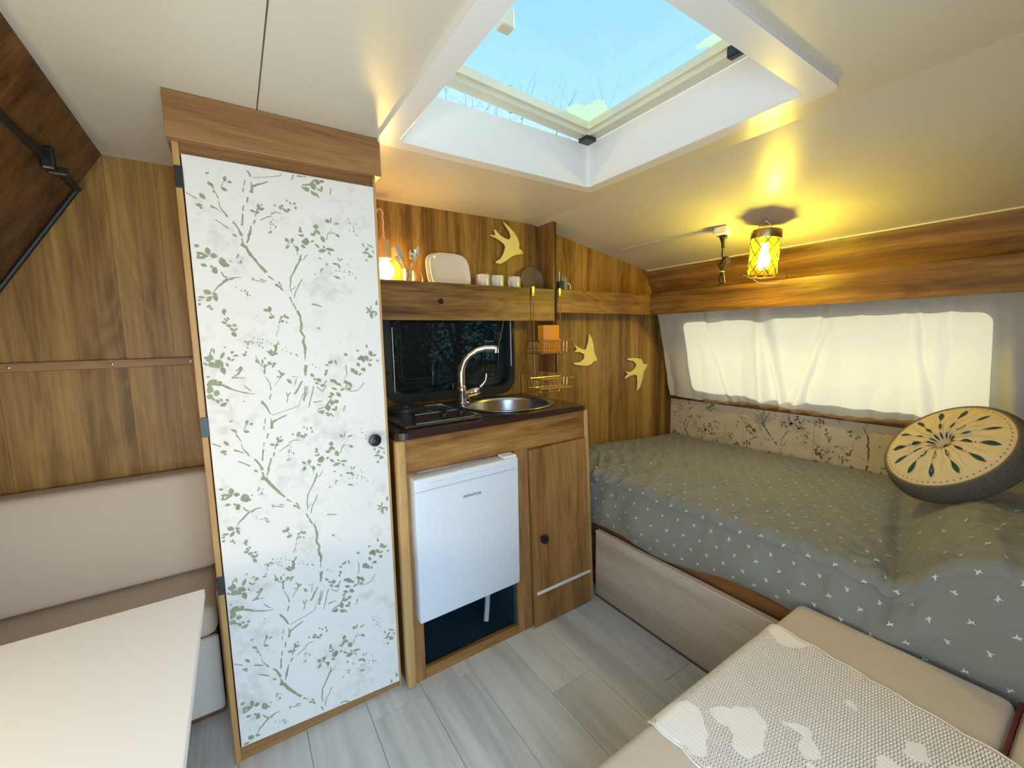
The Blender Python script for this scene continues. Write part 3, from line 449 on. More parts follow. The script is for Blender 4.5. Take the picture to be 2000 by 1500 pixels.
# worktop
SC, SR = (1.062, 1.635), .228
ctr = []
for (cx, cy, a0) in ((1.315, 1.36, -PI/2), ):
    pass
co = [(.428, 1.925), (.428, 1.392)] + [(.468-.04*math.cos(a*PI/12), 1.392-.04*math.sin(a*PI/12)) for a in range(1, 6)] + [(.468, 1.352), (1.305, 1.352)] + [(1.305+.025*math.sin(a*PI/12), 1.377-.025*math.cos(a*PI/12)) for a in range(1, 7)] + [(1.33, 1.925)]
wt = thing('worktop', 'dark brown laminate worktop with a rounded front corner', 'worktop', (.88, 1.64, .905))
MB().plate(co, [circ(*SC, SR-.018)], XY, .9065, .930).build('top', COUNTER, wt, warp=wp)
eb = MB(); lo_ = [(p[0], p[1]) for p in co[1:-1]]
for (z0, z1, g) in ((.9065, .9295, .0008),):
    cx, cy = .88, 1.64
    pts0 = []
    V0 = [eb.bm.verts.new((u+(-g if u < cx else g), v-(g if v < 1.6 else 0), z0)) for u, v in [co[0]]+lo_+[co[-1]]]; V1 = [eb.bm.verts.new((v.co.x, v.co.y, z1)) for v in V0]
    for i in range(len(V0)-1): eb.bm.faces.new((V0[i], V0[i+1], V1[i+1], V1[i]))
eb.build('edge_band', CEDGE, wt, warp=wp)
# sink
sk = thing('sink', 'round stainless steel sink sunk in the dark worktop', 'sink', (SC[0], SC[1], .93))
MB().lathe([(SR-.020, -.004), (SR-.004, .001), (SR, .0035), (SR-.006, .0065), (SR-.018, .006), (SR-.026, 0), (SR-.030, -.012), (SR-.036, -.09), (SR-.055, -.122), (SR-.09, -.130), (.03, -.136), (.0275, -.140), (.0005, -.140)], (SC[0], SC[1], .9302), n=64, cap=False).build('bowl', STEEL, sk, smooth=True, angle=None, warp=wp)
MB().lathe([(.026, 0), (.026, .003), (.020, .004), (.018, .001), (.0005, .001)], (SC[0], SC[1], .793), n=32).build('drain', CHROME, sk, smooth=True)
MB().lathe([(.02, 0), (.018, .004), (.003, .005), (.0005, .005)], (SC[0]-.178, SC[1]+.045, .87), (1, -.3, 0), n=24).build('overflow', CHROME, sk, smooth=True)
# tap
tp = thing('tap', 'chrome mixer tap with a high curved spout behind the round sink', 'tap', (.895, 1.79, .93))
tx, ty = .893, 1.79
MB().lathe([(.026, 0), (.027, .004), (.024, .008), (.020, .012), (.0185, .045), (.021, .06), (.0215, .085), (.017, .092), (.016, .094)], (tx, ty, .930), n=32).build('body', CHROME, tp, smooth=True)
sp = [(tx, ty, 1.02), (tx, ty, 1.075), (tx+.004, ty-.002, 1.105), (tx+.016, ty-.007, 1.138), (tx+.038, ty-.017, 1.165), (tx+.070, ty-.032, 1.186), (tx+.105, ty-.048, 1.196), (tx+.140, ty-.064, 1.196), (tx+.155, ty-.071, 1.192)]
MB().tube(sp, [.018, .0175, .017, .0165, .016, .0155, .0150, .0145, .0145], 20).lathe([(.0155, 0), (.0165, -.020), (.013, -.022), (.0005, -.021)], (tx+.153, ty-.070, 1.192), (.1, -.05, 1), 20).build('spout', CHROME, tp, smooth=True)
hn = MB().lathe([(.016, 0), (.018, .02), (.0195, .035), (.0195, .048), (.021, .052), (.021, .078), (.017, .088), (.0005, .090)], (tx, ty, .972), (.86, -.42, .28), 28).build('mixer_barrel', CHROME, tp, smooth=True)
MB().tube([(tx+.080, ty-.038, 1.010), (tx+.092, ty-.044, 1.024), (tx+.102, ty-.050, 1.040), (tx+.106, ty-.052, 1.062), (tx+.105, ty-.052, 1.075)], [.010, .007, .005, .005, .003], 12).build('lever', CHROME, tp, smooth=True)
MB().tube([(tx+.006, ty-.030, .948), (tx+.012, ty-.034, .962), (tx+.022, ty-.038, .958), (tx+.024, ty-.038, .945), (tx+.016, ty-.034, .938)], .0022, 8, True).build('plug_chain', CHROME, tp, smooth=True)
# hob
hb = thing('hob', 'black and steel two plate electric hob with two dark knobs', 'hob', (.63, 1.6, .93))
def hq(x, y, z): return Vector((x, y, z))
MB().box(.478, .786, 1.402, 1.80, .9305, .938, .003, seg=1).build('tray', STEEL, hb, warp=wp)
for cx, cy, r in ((.590, 1.705, .078), (.632, 1.545, .064)):
    pl_ = MB().lathe([(r+.006, 0), (r+.006, .004), (r-.004, .005), (r-.004, .007), (r, .008), (r, .021), (r-.004, .024), (.02, .0235), (.015, .021), (.0005, .021)], (cx, cy, .938), n=48).build('hot_plate', IRON, hb, smooth=True, warp=wp)
    MB().lathe([(.0125, 0), (.0125, .001), (.0005, .0012)], (cx, cy, .9595), n=24).build('centre_disc', plain('red_tin_disc', (.55, .50, .40), .3, .6), pl_, warp=wp)
MB().hexa([Vector(p) for p in ((.522, 1.412, .938), (.762, 1.412, .938), (.762, 1.468, .938), (.522, 1.468, .938), (.522, 1.414, .944), (.762, 1.414, .944), (.742, 1.466, .964), (.542, 1.466, .964))], .002, 1).build('control_panel', BLACK, hb, warp=wp)
MB().tube([(.520, 1.409, .943), (.764, 1.409, .943), (.744, 1.470, .965), (.540, 1.470, .965)], .0022, 6, True).tube([(.479, 1.401, .939), (.787, 1.401, .939), (.787, 1.80, .939), (.479, 1.80, .939)], .003, 6, True).build('panel_trim', STEEL, hb, smooth=True, warp=wp)
for kx in (.648, .722):
    MB().lathe([(.0175, 0), (.017, .009), (.015, .018), (.0005, .019)], (kx, 1.442, .953), (0, -.35, .94), 24).box(kx-.005, kx+.005, 1.416, 1.462, .965, .980, .002, m=Matrix.Rotation(0, 4, 'X')).build('knob', BLACK, hb, warp=wp, smooth=True, angle=.5)
# fridge
fr = thing('mini_fridge', 'small white fridge built into the oak cabinet', 'fridge', (.68, 1.55, .25))
B(.470, .895, 1.385, 1.82, .245, .778, .004).build('body', WHITE, fr)
B(.470, .890, 1.372, 1.384, .262, .768, .002).build('door_seal', plain('grey_gasket', (.45, .45, .43), .6), fr)
fd = B(.467, .889, 1.312, 1.371, .256, .776, .007, seg=3).build('door', FRIDGE, fr, smooth=True, warp=lambda v: Vector((v.x, v.y, v.z+.008*(v.x-.467)/.42)))
fs = lambda v: Vector((v.x, v.y, v.z+.008*(v.x-.467)/.42))
B(.520, .855, 1.3085, 1.3125, .735, .757, .0018).build('grip_ledge', FRIDGE, fd, warp=fs)
B(.469, .887, 1.3108, 1.3125, .7305, .7325).build('groove', plain('groove_grey', (.42, .46, .52), .5), fd, warp=fs)
B(.826, .885, 1.318, 1.365, .783, .793, .004).build('hinge_cover', WHITE, fr)
tc_ = bpy.data.curves.new('brand', 'FONT'); tc_.body = 'INFINITON'; tc_.size = .0135; tc_.align_x = 'CENTER'; tc_.space_character = 1.12; tc_.offset = .0003
to_ = bpy.data.objects.new('brand_tmp', tc_); C.objects.link(to_)
bpy.context.view_layer.update()
me_ = bpy.data.meshes.new_from_object(to_.evaluated_get(bpy.context.evaluated_depsgraph_get())); bpy.data.objects.remove(to_)
for v in me_.vertices: x0_, y0_ = v.co.x, v.co.y; v.co = Vector((x0_+.683, 1.3115, y0_+.674)) - org(fd)
me_.materials.clear(); me_.materials.append(plain('dark_ink', (.03, .035, .05), .5))
bt = bpy.data.objects.new('brand_lettering', me_); C.objects.link(bt); bt.parent = fd
# ---------------------------------------------------------------- wall shelves
sy = 1.785
ks = thing('wall_shelf', 'deep fronted oak wall shelf above the kitchen window holding crockery', 'shelf', (.95, 1.86, 1.33))
B(.424, 1.460, sy, sy+.014, 1.327, 1.496, .0015).build('front_board', W_X, ks)
B(.424, 1.460, sy+.0145, 1.928, 1.455, 1.466).build('shelf_board', W_X, ks)
B(1.3010, 1.3025, sy-.0006, sy, 1.328, 1.495).build('joint', SEAM, ks)
MB().lathe([(.004, 0), (.009, .002), (.013, .010), (.012, .014), (.0005, .016)], (.795, sy, 1.412), (0, -1, 0), 24).build('knob', BLACK, ks, smooth=True)
pp = thing('partition_board', 'dark oak upright board between the two wall shelves', 'board', (1.47, 1.86, 1.05))
MB().hexa([Vector(p) for p in ((1.463, 1.795, 1.045), (1.473, 1.795, 1.045), (1.473, 1.928, 1.045), (1.463, 1.928, 1.045), (1.463, 1.795, zc(1.463)), (1.473, 1.795, zc(1.473)), (1.473, 1.928, zc(1.473)), (1.463, 1.928, zc(1.463)))]).build('board', W_D, pp)
B(1.4735, 1.4785, 1.79, 1.80, 1.045, zc(1.48)-.002).build('edging', plain('dark_edging', (.02, .008, .006), .4), pp)
bs = thing('side_shelf', 'narrow oak ledge shelf right of the dark upright board', 'shelf', (1.86, 1.86, 1.37))
B(1.479, 2.262, sy, sy+.014, 1.372, 1.497, .0015).build('front_board', W_X, bs)
B(1.479, 2.262, sy+.0145, 1.928, 1.455, 1.466).build('shelf_board', W_X, bs)
es = thing('end_shelf', 'long oak ledge shelf above the white curtain', 'shelf', (2.3, .8, 1.37))
B(2.250, 2.264, YF+.01, sy-.001, 1.368, 1.499, .0015).build('front_board', W_Y, es)
B(2.2645, 2.455, YF+.01, 1.925, 1.455, 1.466).build('shelf_board', W_Y, es)
# backsplash strip
tag(B(1.335, 1.44, YB-.008, YB, .93, 1.035, .001).build('trim_3', W_V), kind='structure')
# ---------------------------------------------------------------- swallows
lab = [('gold metal swallow on the wall above the white mugs, diving right', BIRDS[0]), ('gold metal swallow with raised wing just right of the wire caddy', BIRDS[1]), ('gold metal swallow with lowered wing nearest the curtain', BIRDS[2])]
for l_, P in lab:
    cx = sum(p[0] for p in P)/len(P); cz = sum(p[1] for p in P)/len(P)
    t = thing('swallow_ornament', l_, 'wall ornament', (cx, 1.925, cz), 'metal swallows on the oak wall')
    MB().plate(P, [], XZ, 1.916, 1.919).build('silhouette', GOLD, t)
    MB().lathe([(.006, 0), (.006, .009)], (cx, 1.9195, cz), (0, 1, 0), 12).build('spacer', BLACK, t)
    hx, hz = {0: (1.337, 1.697), 1: (None, None), 2: (None, None)}[lab.index((l_, P))]
    if hx: MB().lathe([(.0022, 0), (.0022, .0008)], (hx, 1.9152, hz+.002), (0, 1, 0), 10).build('eye', BLACK, t)
# ---------------------------------------------------------------- things on the shelf
SZ = 1.466
pd = thing('pendant_lamp', 'small wooden pendant lamp with a glowing globe bulb beside the wardrobe', 'lamp', (.577, 1.862, 1.55))
MB().lathe([(.0005, .082), (.010, .082), (.026, .079), (.0285, .074), (.0285, .003), (.026, 0), (.0005, 0)], (.577, 1.862, 1.592), n=32).build('lamp_holder', plain('pale_wood_holder', (.62, .40, .16), .5), pd, smooth=True)
cp = [(.565, 1.90, 1.80), (.556, 1.89, 1.795), (.560, 1.875, 1.800), (.570, 1.865, 1.802), (.577, 1.862, 1.788)] + [(.577+.0018*math.cos(i*1.3), 1.862+.0018*math.sin(i*1.3), 1.785-.0085*i) for i in range(13)]
MB().tube(cp, .0032, 8).lathe([(.007, 0), (.007, .016), (.004, .018)], (.577, 1.862, 1.672), n=16).tube([(.565, 1.925, 1.806), (.565, 1.90, 1.802), (.562, 1.895, 1.815)], .002, 6).build('twisted_cord', plain('pale_cord', (.75, .62, .38), .7), pd, smooth=True)
MB().lathe([(.0005, .045), (.013, .043), (.014, .034), (.022, .026), (.034, .010), (.038, -.008), (.034, -.026), (.022, -.038), (.008, -.043), (.0005, -.0435)], (.577, 1.862, 1.550), n=32).build('bulb', emit('warm_bulb_glow', (1, .68, .16), 70), pd, smooth=True)
#light('pendant_light', 'POINT', (.577, 1.835, 1.535), 2.6, (1, .62, .12), shadow_soft_size=.038)
gl = thing('glass_mug', 'clear glass mug filled with cutlery beside the glowing bulb', 'mug', (.685, 1.862, SZ))
MB().lathe([(.0005, 0), (.030, 0), (.033, .004), (.034, .088), (.032, .088), (.031, .008), (.0005, .006)], (.685, 1.862, SZ), n=32).build('body', CLEAR, gl, smooth=True)
MB().tube([(.718, 1.862, SZ+.075), (.735, 1.858, SZ+.078), (.744, 1.856, SZ+.066), (.744, 1.856, SZ+.030), (.734, 1.858, SZ+.018), (.718, 1.862, SZ+.018)], .004, 10).build('handle', CLEAR, gl, smooth=True)
def cutlery(name, label, a, b, head, flat):
    """a foot, b tip: stem with a head"""
    a = Vector(a); b = Vector(b); d = (b-a).normalized(); side = d.cross(Vector((0, 1, 0))).normalized(); nrm = side.cross(d)
    t = thing(name, label, 'cutlery', tuple(a), 'cutlery in the glass mug')
    L_ = (b-a).length
    def prof(ws, s0, s1, mname, nm):
        n = len(ws); m = MB(); V = []
        for s_ in (-1, 1):
            for i, w_ in enumerate(ws):
                p = a + d*(s0+(s1-s0)*i/(n-1))*L_
                V.append([m.bm.verts.new(p+side*w_+nrm*s_*.0008), m.bm.verts.new(p-side*w_+nrm*s_*.0008)])
        for i in range(n-1):
            A, Bq, Cq, E = V[i], V[i+1], V[n+i], V[n+i+1]
            m.bm.faces.new((A[0], A[1], Bq[1], Bq[0])); m.bm.faces.new((Cq[1], Cq[0], E[0], E[1])); m.bm.faces.new((A[0], Bq[0], E[0], Cq[0])); m.bm.faces.new((A[1], Cq[1], E[1], Bq[1]))
        for e in (0, n-1): m.bm.faces.new((V[e][0], V[e][1], V[n+e][1], V[n+e][0]))
        m.build(nm, STEELB, t)
    prof([.006, .005, .003, .0028, .003], 0, .62, '', 'handle')
    if head == 'knife': prof([.003, .010, .0115, .010, .001], .6, 1, '', 'blade')
    elif head == 'fork':
        prof([.003, .010, .012], .6, .8, '', 'neck')
        for q in (-.009, -.003, .003, .009):
            m = MB(); p0 = a+d*.79*L_+side*q; m.tube([p0, a+d*L_+side*q], .0013, 6); m.build('tine', STEELB, t)
    else:
        m = MB(); c_ = a+d*.86*L_
        M = Matrix((( *side, 0), (*nrm, 0), (*d, 0), (0, 0, 0, 1))).transposed(); M.translation = c_
        m.grid(9, 20, lambda u, v: M @ Vector((.019*math.sin(u*PI/2)*math.cos(2*PI*v), .006*(1-u*u)*1.2, .026*math.sin(u*PI/2)*math.sin(2*PI*v))), closed_v=True)
        m.build('bowl', STEELB, t, smooth=True, solid=.001)
    return t
STEELB = plain('cutlery_steel', (.75, .72, .66), .12, 1)
cutlery('knife', 'steel knife leaning left in the glass mug', (.705, 1.868, SZ+.012), (.632, 1.868, 1.665), 'knife', 0)
cutlery('fork', 'steel fork leaning left behind the knife in the glass mug', (.698, 1.876, SZ+.012), (.621, 1.885, 1.650), 'fork', 0)
cutlery('spoon', 'steel spoon with a shiny round bowl in the glass mug', (.676, 1.852, SZ+.012), (.712, 1.868, 1.648), 'spoon', 0)
cutlery('knife', 'steel knife with a pale blade leaning right beside the spoon', (.672, 1.872, SZ+.012), (.738, 1.876, 1.668), 'knife', 0)
def plate_obj(label, cx, y, dz):
    t = thing('plate', label, 'plate', (cx, y, SZ), 'white plates leaning on the wall')
    M = Matrix.Translation((cx, y, SZ+.0875+dz)) @ Matrix.Rotation(math.radians(-14), 4, 'X')
    def f(u, v):
        r = u; a = 2*PI*v; n_ = 3.6; c, s_ = math.cos(a), math.sin(a); k = (abs(c)**n_+abs(s_)**n_)**(-1/n_)
        d_ = -.016*max(0, min(1, (r-.62)/.38))**1.5
        return M @ Vector((.102*r*k*c, d_, .090*r*k*s_))
    MB().grid(14, 48, f, closed_v=True).build('dish', PORCELAIN, t, smooth=True, solid=.004, angle=None)
plate_obj('square white plate in front, leaning on the wall', .885, 1.866, .002)
plate_obj('square white plate behind, only its left rim shows', .872, 1.884, .002)
mg = thing('mug', 'white mug nearest the white plates on the shelf', 'mug', (1.062, 1.86, SZ), 'white mugs on the shelf')
MB().lathe([(.0005, 0), (.030, 0), (.0335, .003), (.0350, .012), (.0355, .088), (.0335, .090), (.0325, .088), (.0315, .010), (.0005, .006)], (1.062, 1.86, SZ), n=40).build('body', PORCELAIN, mg, smooth=True)
MB().tube([(1.062, 1.893, SZ+.072), (1.062, 1.910, SZ+.072), (1.062, 1.916, SZ+.060), (1.062, 1.914, SZ+.036), (1.062, 1.904, SZ+.024), (1.062, 1.893, SZ+.022)], .0045, 10).build('handle', PORCELAIN, mg, smooth=True)
for l_, x_, a_ in (('white mug in the middle of three on the shelf', 1.147, 10), ('white mug with its handle showing, next to the woven mat', 1.250, 118)):
    c_ = copy_tree(mg); c_.location.x = x_; c_.rotation_euler.z = math.radians(a_); c_['label'] = l_
wm = thing('woven_mat', 'round coiled straw mat standing on the shelf by the dark board', 'mat', (1.398, 1.885, SZ))
STRAW = plain('straw', (.27, .20, .10), .8, var=.5, vscale=160, bump=.6, bscale=260)
MM = Matrix.Translation((1.396, 1.888, SZ+.078)) @ Matrix.Rotation(math.radians(-12), 4, 'X')
m_ = MB()
for k in range(8):
    r = .005+.0103*k
    m_.tube([MM @ Vector((r*math.cos(2*PI*i/48), .0012*math.sin(i*9+k), r*math.sin(2*PI*i/48))) for i in range(48)], .0042, 6, True)
m_.build('coil', STRAW, wm, smooth=True)
kt = thing('camping_kettle', 'small grey and black kettle with a pale wire handle behind the ledge', 'kettle', (1.585, 1.86, SZ))
MB().lathe([(.0005, 0), (.026, 0), (.028, .01), (.026, .075), (.022, .082), (.0005, .083)], (1.560, 1.862, SZ), n=24).build('body', plain('dark_enamel', (.03, .035, .05), .35), kt, smooth=True)
MB().box(1.578, 1.604, 1.842, 1.882, SZ+.01, SZ+.106, .006).box(1.566, 1.602, 1.848, 1.876, SZ+.085, SZ+.114, .004).build('pump_housing', plain('grey_green_metal', (.20, .23, .19), .5), kt)
MB().box(1.556, 1.562, 1.858, 1.866, SZ+.084, SZ+.14, .002).build('lid_pin', WHITE, kt)
MB().tube([(1.60, 1.862, SZ+.075), (1.628, 1.858, SZ+.077), (1.636, 1.856, SZ+.066), (1.638, 1.856, SZ+.01)], .0035, 8).build('handle', WHITE, kt, smooth=True)
# ---------------------------------------------------------------- wire caddy
cd = thing('wire_caddy', 'gold wire two tier caddy hooked over the wall shelves above the sink', 'rack', (1.385, 1.74, .95))
cy = 1.776
for hx in (1.312, 1.490):
    MB().box(hx-.006, hx+.006, cy-.002, cy+.0005, 1.455, 1.502, .0005).box(hx-.006, hx+.006, cy-.002, sy+.017, 1.500, 1.502).build('hook', BRASS, cd)
MB().tube([(1.312, cy-.003, 1.47), (1.312, cy-.003, .955), (1.322, cy-.003, .945), (1.480, cy-.003, .945), (1.490, cy-.003, .955), (1.490, cy-.003, 1.47)], .0028, 8).build('frame', BRASS, cd, smooth=True)
for hx in (1.335, 1.40, 1.467):
    MB().tube([(hx, cy-.006, .945), (hx, cy-.016, .940), (hx, cy-.022, .946), (hx, cy-.022, .960)], .0022, 6).build('peg', BRASS, cd, smooth=True)
def basket(zt, zb, y0, y1, x0, x1, gap, nsl):
    m = MB(); R_ = lambda z, g=0: [(x0+g, y0+g, z), (x1-g, y0+g, z), (x1-g, y1, z), (x0+g, y1, z)]
    m.tube(R_(zt), .0030, 6, True).tube(R_(zb, .004), .0026, 6, True)
    if gap: m.tube(R_(zb+(zt-zb)*.42), .0020, 6, True)
    n = nsl
    for i in range(n):
        x_ = x0+.006+(x1-x0-.012)*i/(n-1); m.tube([(x_, y0, zt), (x_, y0+.004, zb), (x_, y1, zb), (x_, y1, zt)], .0018, 5)
    for i in range(1, 4):
        y_ = y0+(y1-y0)*i/4; m.tube([(x0, y_, zt), (x0+.004, y_, zb), (x1-.004, y_, zb), (x1, y_, zt)], .0013, 5)
    m.build('basket', BRASS, cd, smooth=True)
basket(1.222, 1.160, 1.668, cy-.004, 1.270, 1.492, True, 14)
basket(1.028, .978, 1.668, cy-.004, 1.270, 1.492, False, 14)
ob = thing('orange_box', 'orange cardboard box standing in the upper wire basket', 'box', (1.36, 1.72, 1.163))
MB().plate([(1.318, 1.70), (1.352, 1.682), (1.414, 1.690), (1.414, 1.750), (1.322, 1.752)], [], XY, 1.1635, 1.302).build('carton', ORANGE, ob)
# ---------------------------------------------------------------- lantern and socket on the sloped ceiling
lx, ly = 2.0, .975; lz = zc(lx)
ln = thing('ceiling_lantern', 'amber glass lantern with a wire lattice hanging from the sloped ceiling', 'lamp', (lx, ly, lz))
TL = Matrix.Translation((lx, ly, 1.592)) @ Matrix.Rotation(math.radians(2), 4, 'Y') @ Matrix.Rotation(math.radians(3), 4, 'X')
def lt(v): return TL @ (v - Vector((lx, ly, 1.592)))
MB().lathe([(.054, .064), (.060, .064), (.061, .066), (.061, .098), (.058, .101), (.040, .1015), (.022, .1015), (.022, .099), (.052, .098), (.054, .094)], (lx, ly, 1.592), n=48, cap=False).lathe([(.0005, .0995), (.05, .0985)], (lx, ly, 1.592), n=48, cap=False).build('metal_cap', plain('aged_brass', (.42, .32, .14), .35, 1), ln, smooth=True, warp=lt)
MB().lathe([(.0555, -.098), (.0555, .070)], (lx, ly, 1.592), n=48, cap=False).build('glass_shade', AMBER, ln, smooth=True, warp=lt)
MB().tube([(lx+.0585*math.cos(i*PI/24), ly+.0585*math.sin(i*PI/24), 1.494) for i in range(48)], .0028, 6, True).build('lower_ring', BRASS, ln, smooth=True, warp=lt)
m_ = MB()
for k in range(8):
    for s_ in (-1, 1):
        m_.tube([(lx+.0580*math.cos(2*PI*k/8+s_*t*2.2+.2), ly+.0580*math.sin(2*PI*k/8+s_*t*2.2+.2), 1.494+.166*t) for t in [i/14 for i in range(15)]], .0020, 5)
m_.build('wire_lattice', plain('dark_brass', (.10, .07, .03), .5, .6), ln, warp=lt)
MB().lathe([(.0005, .04), (.014, .038), (.014, .0), (.022, -.02), (.026, -.038), (.020, -.058), (.0005, -.064)], (lx, ly, 1.600), n=28).build('bulb', emit('amber_bulb_glow', (1, .88, .42), 270), ln, smooth=True)
MB().tube([(lx+.004, ly, lz), (lx, ly+.002, lz-.018), (lx-.012, ly+.012, lz-.030), (lx-.014, ly+.022, lz-.045), (lx-.004, ly+.010, 1.690)], .0022, 6).tube([(lx, ly+.002, lz-.014), (lx+.010, ly-.012, lz-.030), (lx+.012, ly-.022, lz-.044)], .0022, 6).build('hook_wire', plain('galvanised_wire', (.6, .56, .45), .35, 1), ln, smooth=True)
MB().tube([(lx+.01, ly-.055, 1.52), (lx+.02, ly-.085, 1.505), (lx+.03, ly-.085, 1.475), (lx+.03, ly-.06, 1.462), (lx+.02, ly-.02, 1.462), (lx+.03, ly+.03, 1.47), (lx+.03, ly+.075, 1.50), (lx+.02, ly+.10, 1.515)], .0016, 6).build('thin_cord', plain('brown_cord', (.05, .03, .02), .6), ln, smooth=True)
#light('lantern_light', 'POINT', (lx, ly, 1.572), 9.5, (1, .74, .20), shadow_soft_size=.022)
ex, ey = 2.0, 1.172; ez = zc(ex)
so = thing('ceiling_socket', 'white socket fixed to the sloped ceiling beside the lantern', 'socket', (ex, ey, ez))
SM = Matrix.Translation((ex, ey, ez)) @ Matrix.Rotation(math.atan(.19), 4, 'Y')
MB().box(-.025, .03, -.036, .030, -.040, -.002, .006, m=SM).build('housing', WHITE, so)
MB().box(-.010, .014, .031, .046, -.020, -.004, .004, m=SM).tube([SM @ Vector(p) for p in ((0, .045, -.008), (-.01, .12, -.004), (-.02, .30, -.003), (-.025, .62, -.003))], .0028, 6).build('supply_cable', CREAM, so, smooth=True)
pg = thing('power_plug', 'black plug with a bundled black cord hanging from the ceiling socket', 'plug', (ex, ey, ez-.035))
px_, py_, pz_ = ex-.004, ey-.008, ez-.041
MB().lathe([(.0005, 0), (.019, -.001), (.019, -.008), (.013, -.022), (.0085, -.042), (.008, -.050), (.0095, -.051), (.0095, -.056), (.004, -.057)], (px_, py_, pz_), n=20, sx=.7).build('plug_body', BLACK, pg, smooth=True)
pc = [(px_, py_, pz_-.056), (px_, py_+.004, pz_-.09)]
for k in range(3):
    r = .013+.003*k; q = .004*(k-1)
    pc += [(px_+q, py_-r*.2, pz_-.105), (px_+q, py_-r*1.3, pz_-.100), (px_+q+.003, py_-r*1.6, pz_-.125), (px_+q, py_, pz_-.165), (px_+q, py_+r, pz_-.205), (px_+q, py_+r*.3, pz_-.228), (px_-q, py_-r*.9, pz_-.222), (px_-q, py_-r*.6, pz_-.19), (px_-q, py_+.002, pz_-.16), (px_-q, py_+r*.9, pz_-.13)]
MB().tube(pc, .0042, 8).build('cord', BLACK, pg, smooth=True)
MB().tube([(px_+.010*math.cos(a*PI/4), py_+.010*math.sin(a*PI/4), pz_-.168) for a in range(8)], .0015, 5, True).build('cable_tie', CREAM, pg)
# ---------------------------------------------------------------- end wall cladding and curtain
ct = [( -.33, .993), (.994, 1.3875), (1.3885, 1.922)]
wc_ = thing('wallpaper_cladding', 'strip of three cream leafy wallpapered panels between bed and curtain', 'panel', (2.69, .8, .5))
for (a, b), (oy, oz, s_) in zip(ct, ((.92, 1.05, 1), (1.31, .85, 1), (1.84, .72, 1))):
    pn = MB().box(2.680, 2.698, a, b, .44, .792, .002).build('panel', PAPER2, wc_)
    q = print_mesh(lambda u, v: Vector((2.6795, u, v)), lambda u, v, a=a, b=b: a+.003 < u < b-.003 and .45 < v < .788, .656, [], 1)
    q.bm.free()
    shifts = [(-oy+dx, oz+dz) for dx in (-.46, 0, .46, .92) for dz in (0, .656, -.656)]
    pr = print_mesh(lambda u, v: Vector((2.6795, -u, v)), lambda u, v, a=a, b=b: a+.003 < -u < b-.003 and .45 < v < .788, .656, shifts, 1)
    tag(pr.build('leaf_print', LEAFD, pn, merge=False), kind='stuff')
def smooth(a, b, v): t = max(0, min(1, (v-a)/(b-a))); return t*t*(3-2*t)
def cur(a, b):      # a along y, b from hem up
    y = 1.890 - a*2.15
    hem = .806 - .008*math.sin(y*9) + (-.012*smooth(1.58, 1.68, y))
    z = hem + (1.42-hem)*b
    sl = xr(z)-.018
    f = .022*(math.sin(y*7.1+.6*math.sin(z*4)+(z-1)*1.6)*.5 + .5*math.sin(y*17.3+2.2*math.sin(y*3)-(z-1)*2.2)) + .008*math.sin(y*31+(z-1)*5)
    f += .012*noise.noise(Vector((y*5, z*7, 3)))
    for yc, wd_, sk_ in ((1.50, .035, .25), (1.22, .03, -.05), (1.16, .02, .1), (.965, .03, -.35), (.56, .035, .06), (.28, .03, .1)):   # deep pleats
        f += .040*math.exp(-((y-yc-sk_*(z-1.1))/wd_)**2)*(.5+.5*min(1, (1.42-z)/.3))
    top = min(1, max(0, (z-1.33)/.08))
    return Vector((sl - .012 - abs(f)*(1-.6*top) , y, z))
cu = thing('curtain', 'long white cotton curtain glowing over the end window', 'curtain', (2.6, .8, .8))
MB().grid(330, 60, cur).build('fabric', CURTAIN, cu, smooth=True, angle=None)
def hemf(a, b):
    p = cur(.12+.88*a, 0); w_ = .0028*math.sin(a*150)+.002*math.sin(a*61)
    return Vector((p.x-.003, p.y, p.z-.014-w_+(.020+2*w_)*b))
MB().grid(260, 3, hemf).build('hem_braid', cloth('tan_braid', (.42, .27, .15), .15, (.5, .3, .15)), cu, smooth=True, solid=.003)
# ---------------------------------------------------------------- bed
bd = thing('built_in_bed', 'built in bed with a greige wood grain front panel', 'bed', (2.0, .8, 0))
MB().box(1.366, 1.384, YF+.01, 1.372, .004, .320, .001).build('front_panel', W_BP, bd)
MB().box(1.362, 1.390, YF+.01, 1.372, .3205, .328, .002).build('cap_strip', W_BP, bd)
MB().box(1.362, 1.3655, .50, 1.372, 0, .008).build('floor_bead', SEAM, bd)
MB().box(1.408, 1.425, YF+.01, 1.90, .02, .385, .001).build('inner_board', wood('orange_brown_ply', (.09, .035, .01), (.20, .085, .025), (.28, .13, .045), 'y', rnd=.05), bd)
MB().box(1.426, 2.66, YF+.01, 1.92, .25, .30).build('slat_board', W_BP, bd)
MB().box(1.43, 2.66, YF+.03, 1.90, .386, .500, .03).build('mattress', FABRICW, bd)
def smooth(a, b, v): t = max(0, min(1, (v-a)/(b-a))); return t*t*(3-2*t)
def ridge(p, s): 
    n = noise.noise(Vector((p[0]*s, p[1]*s, 1.7))); return 1-abs(n)*2
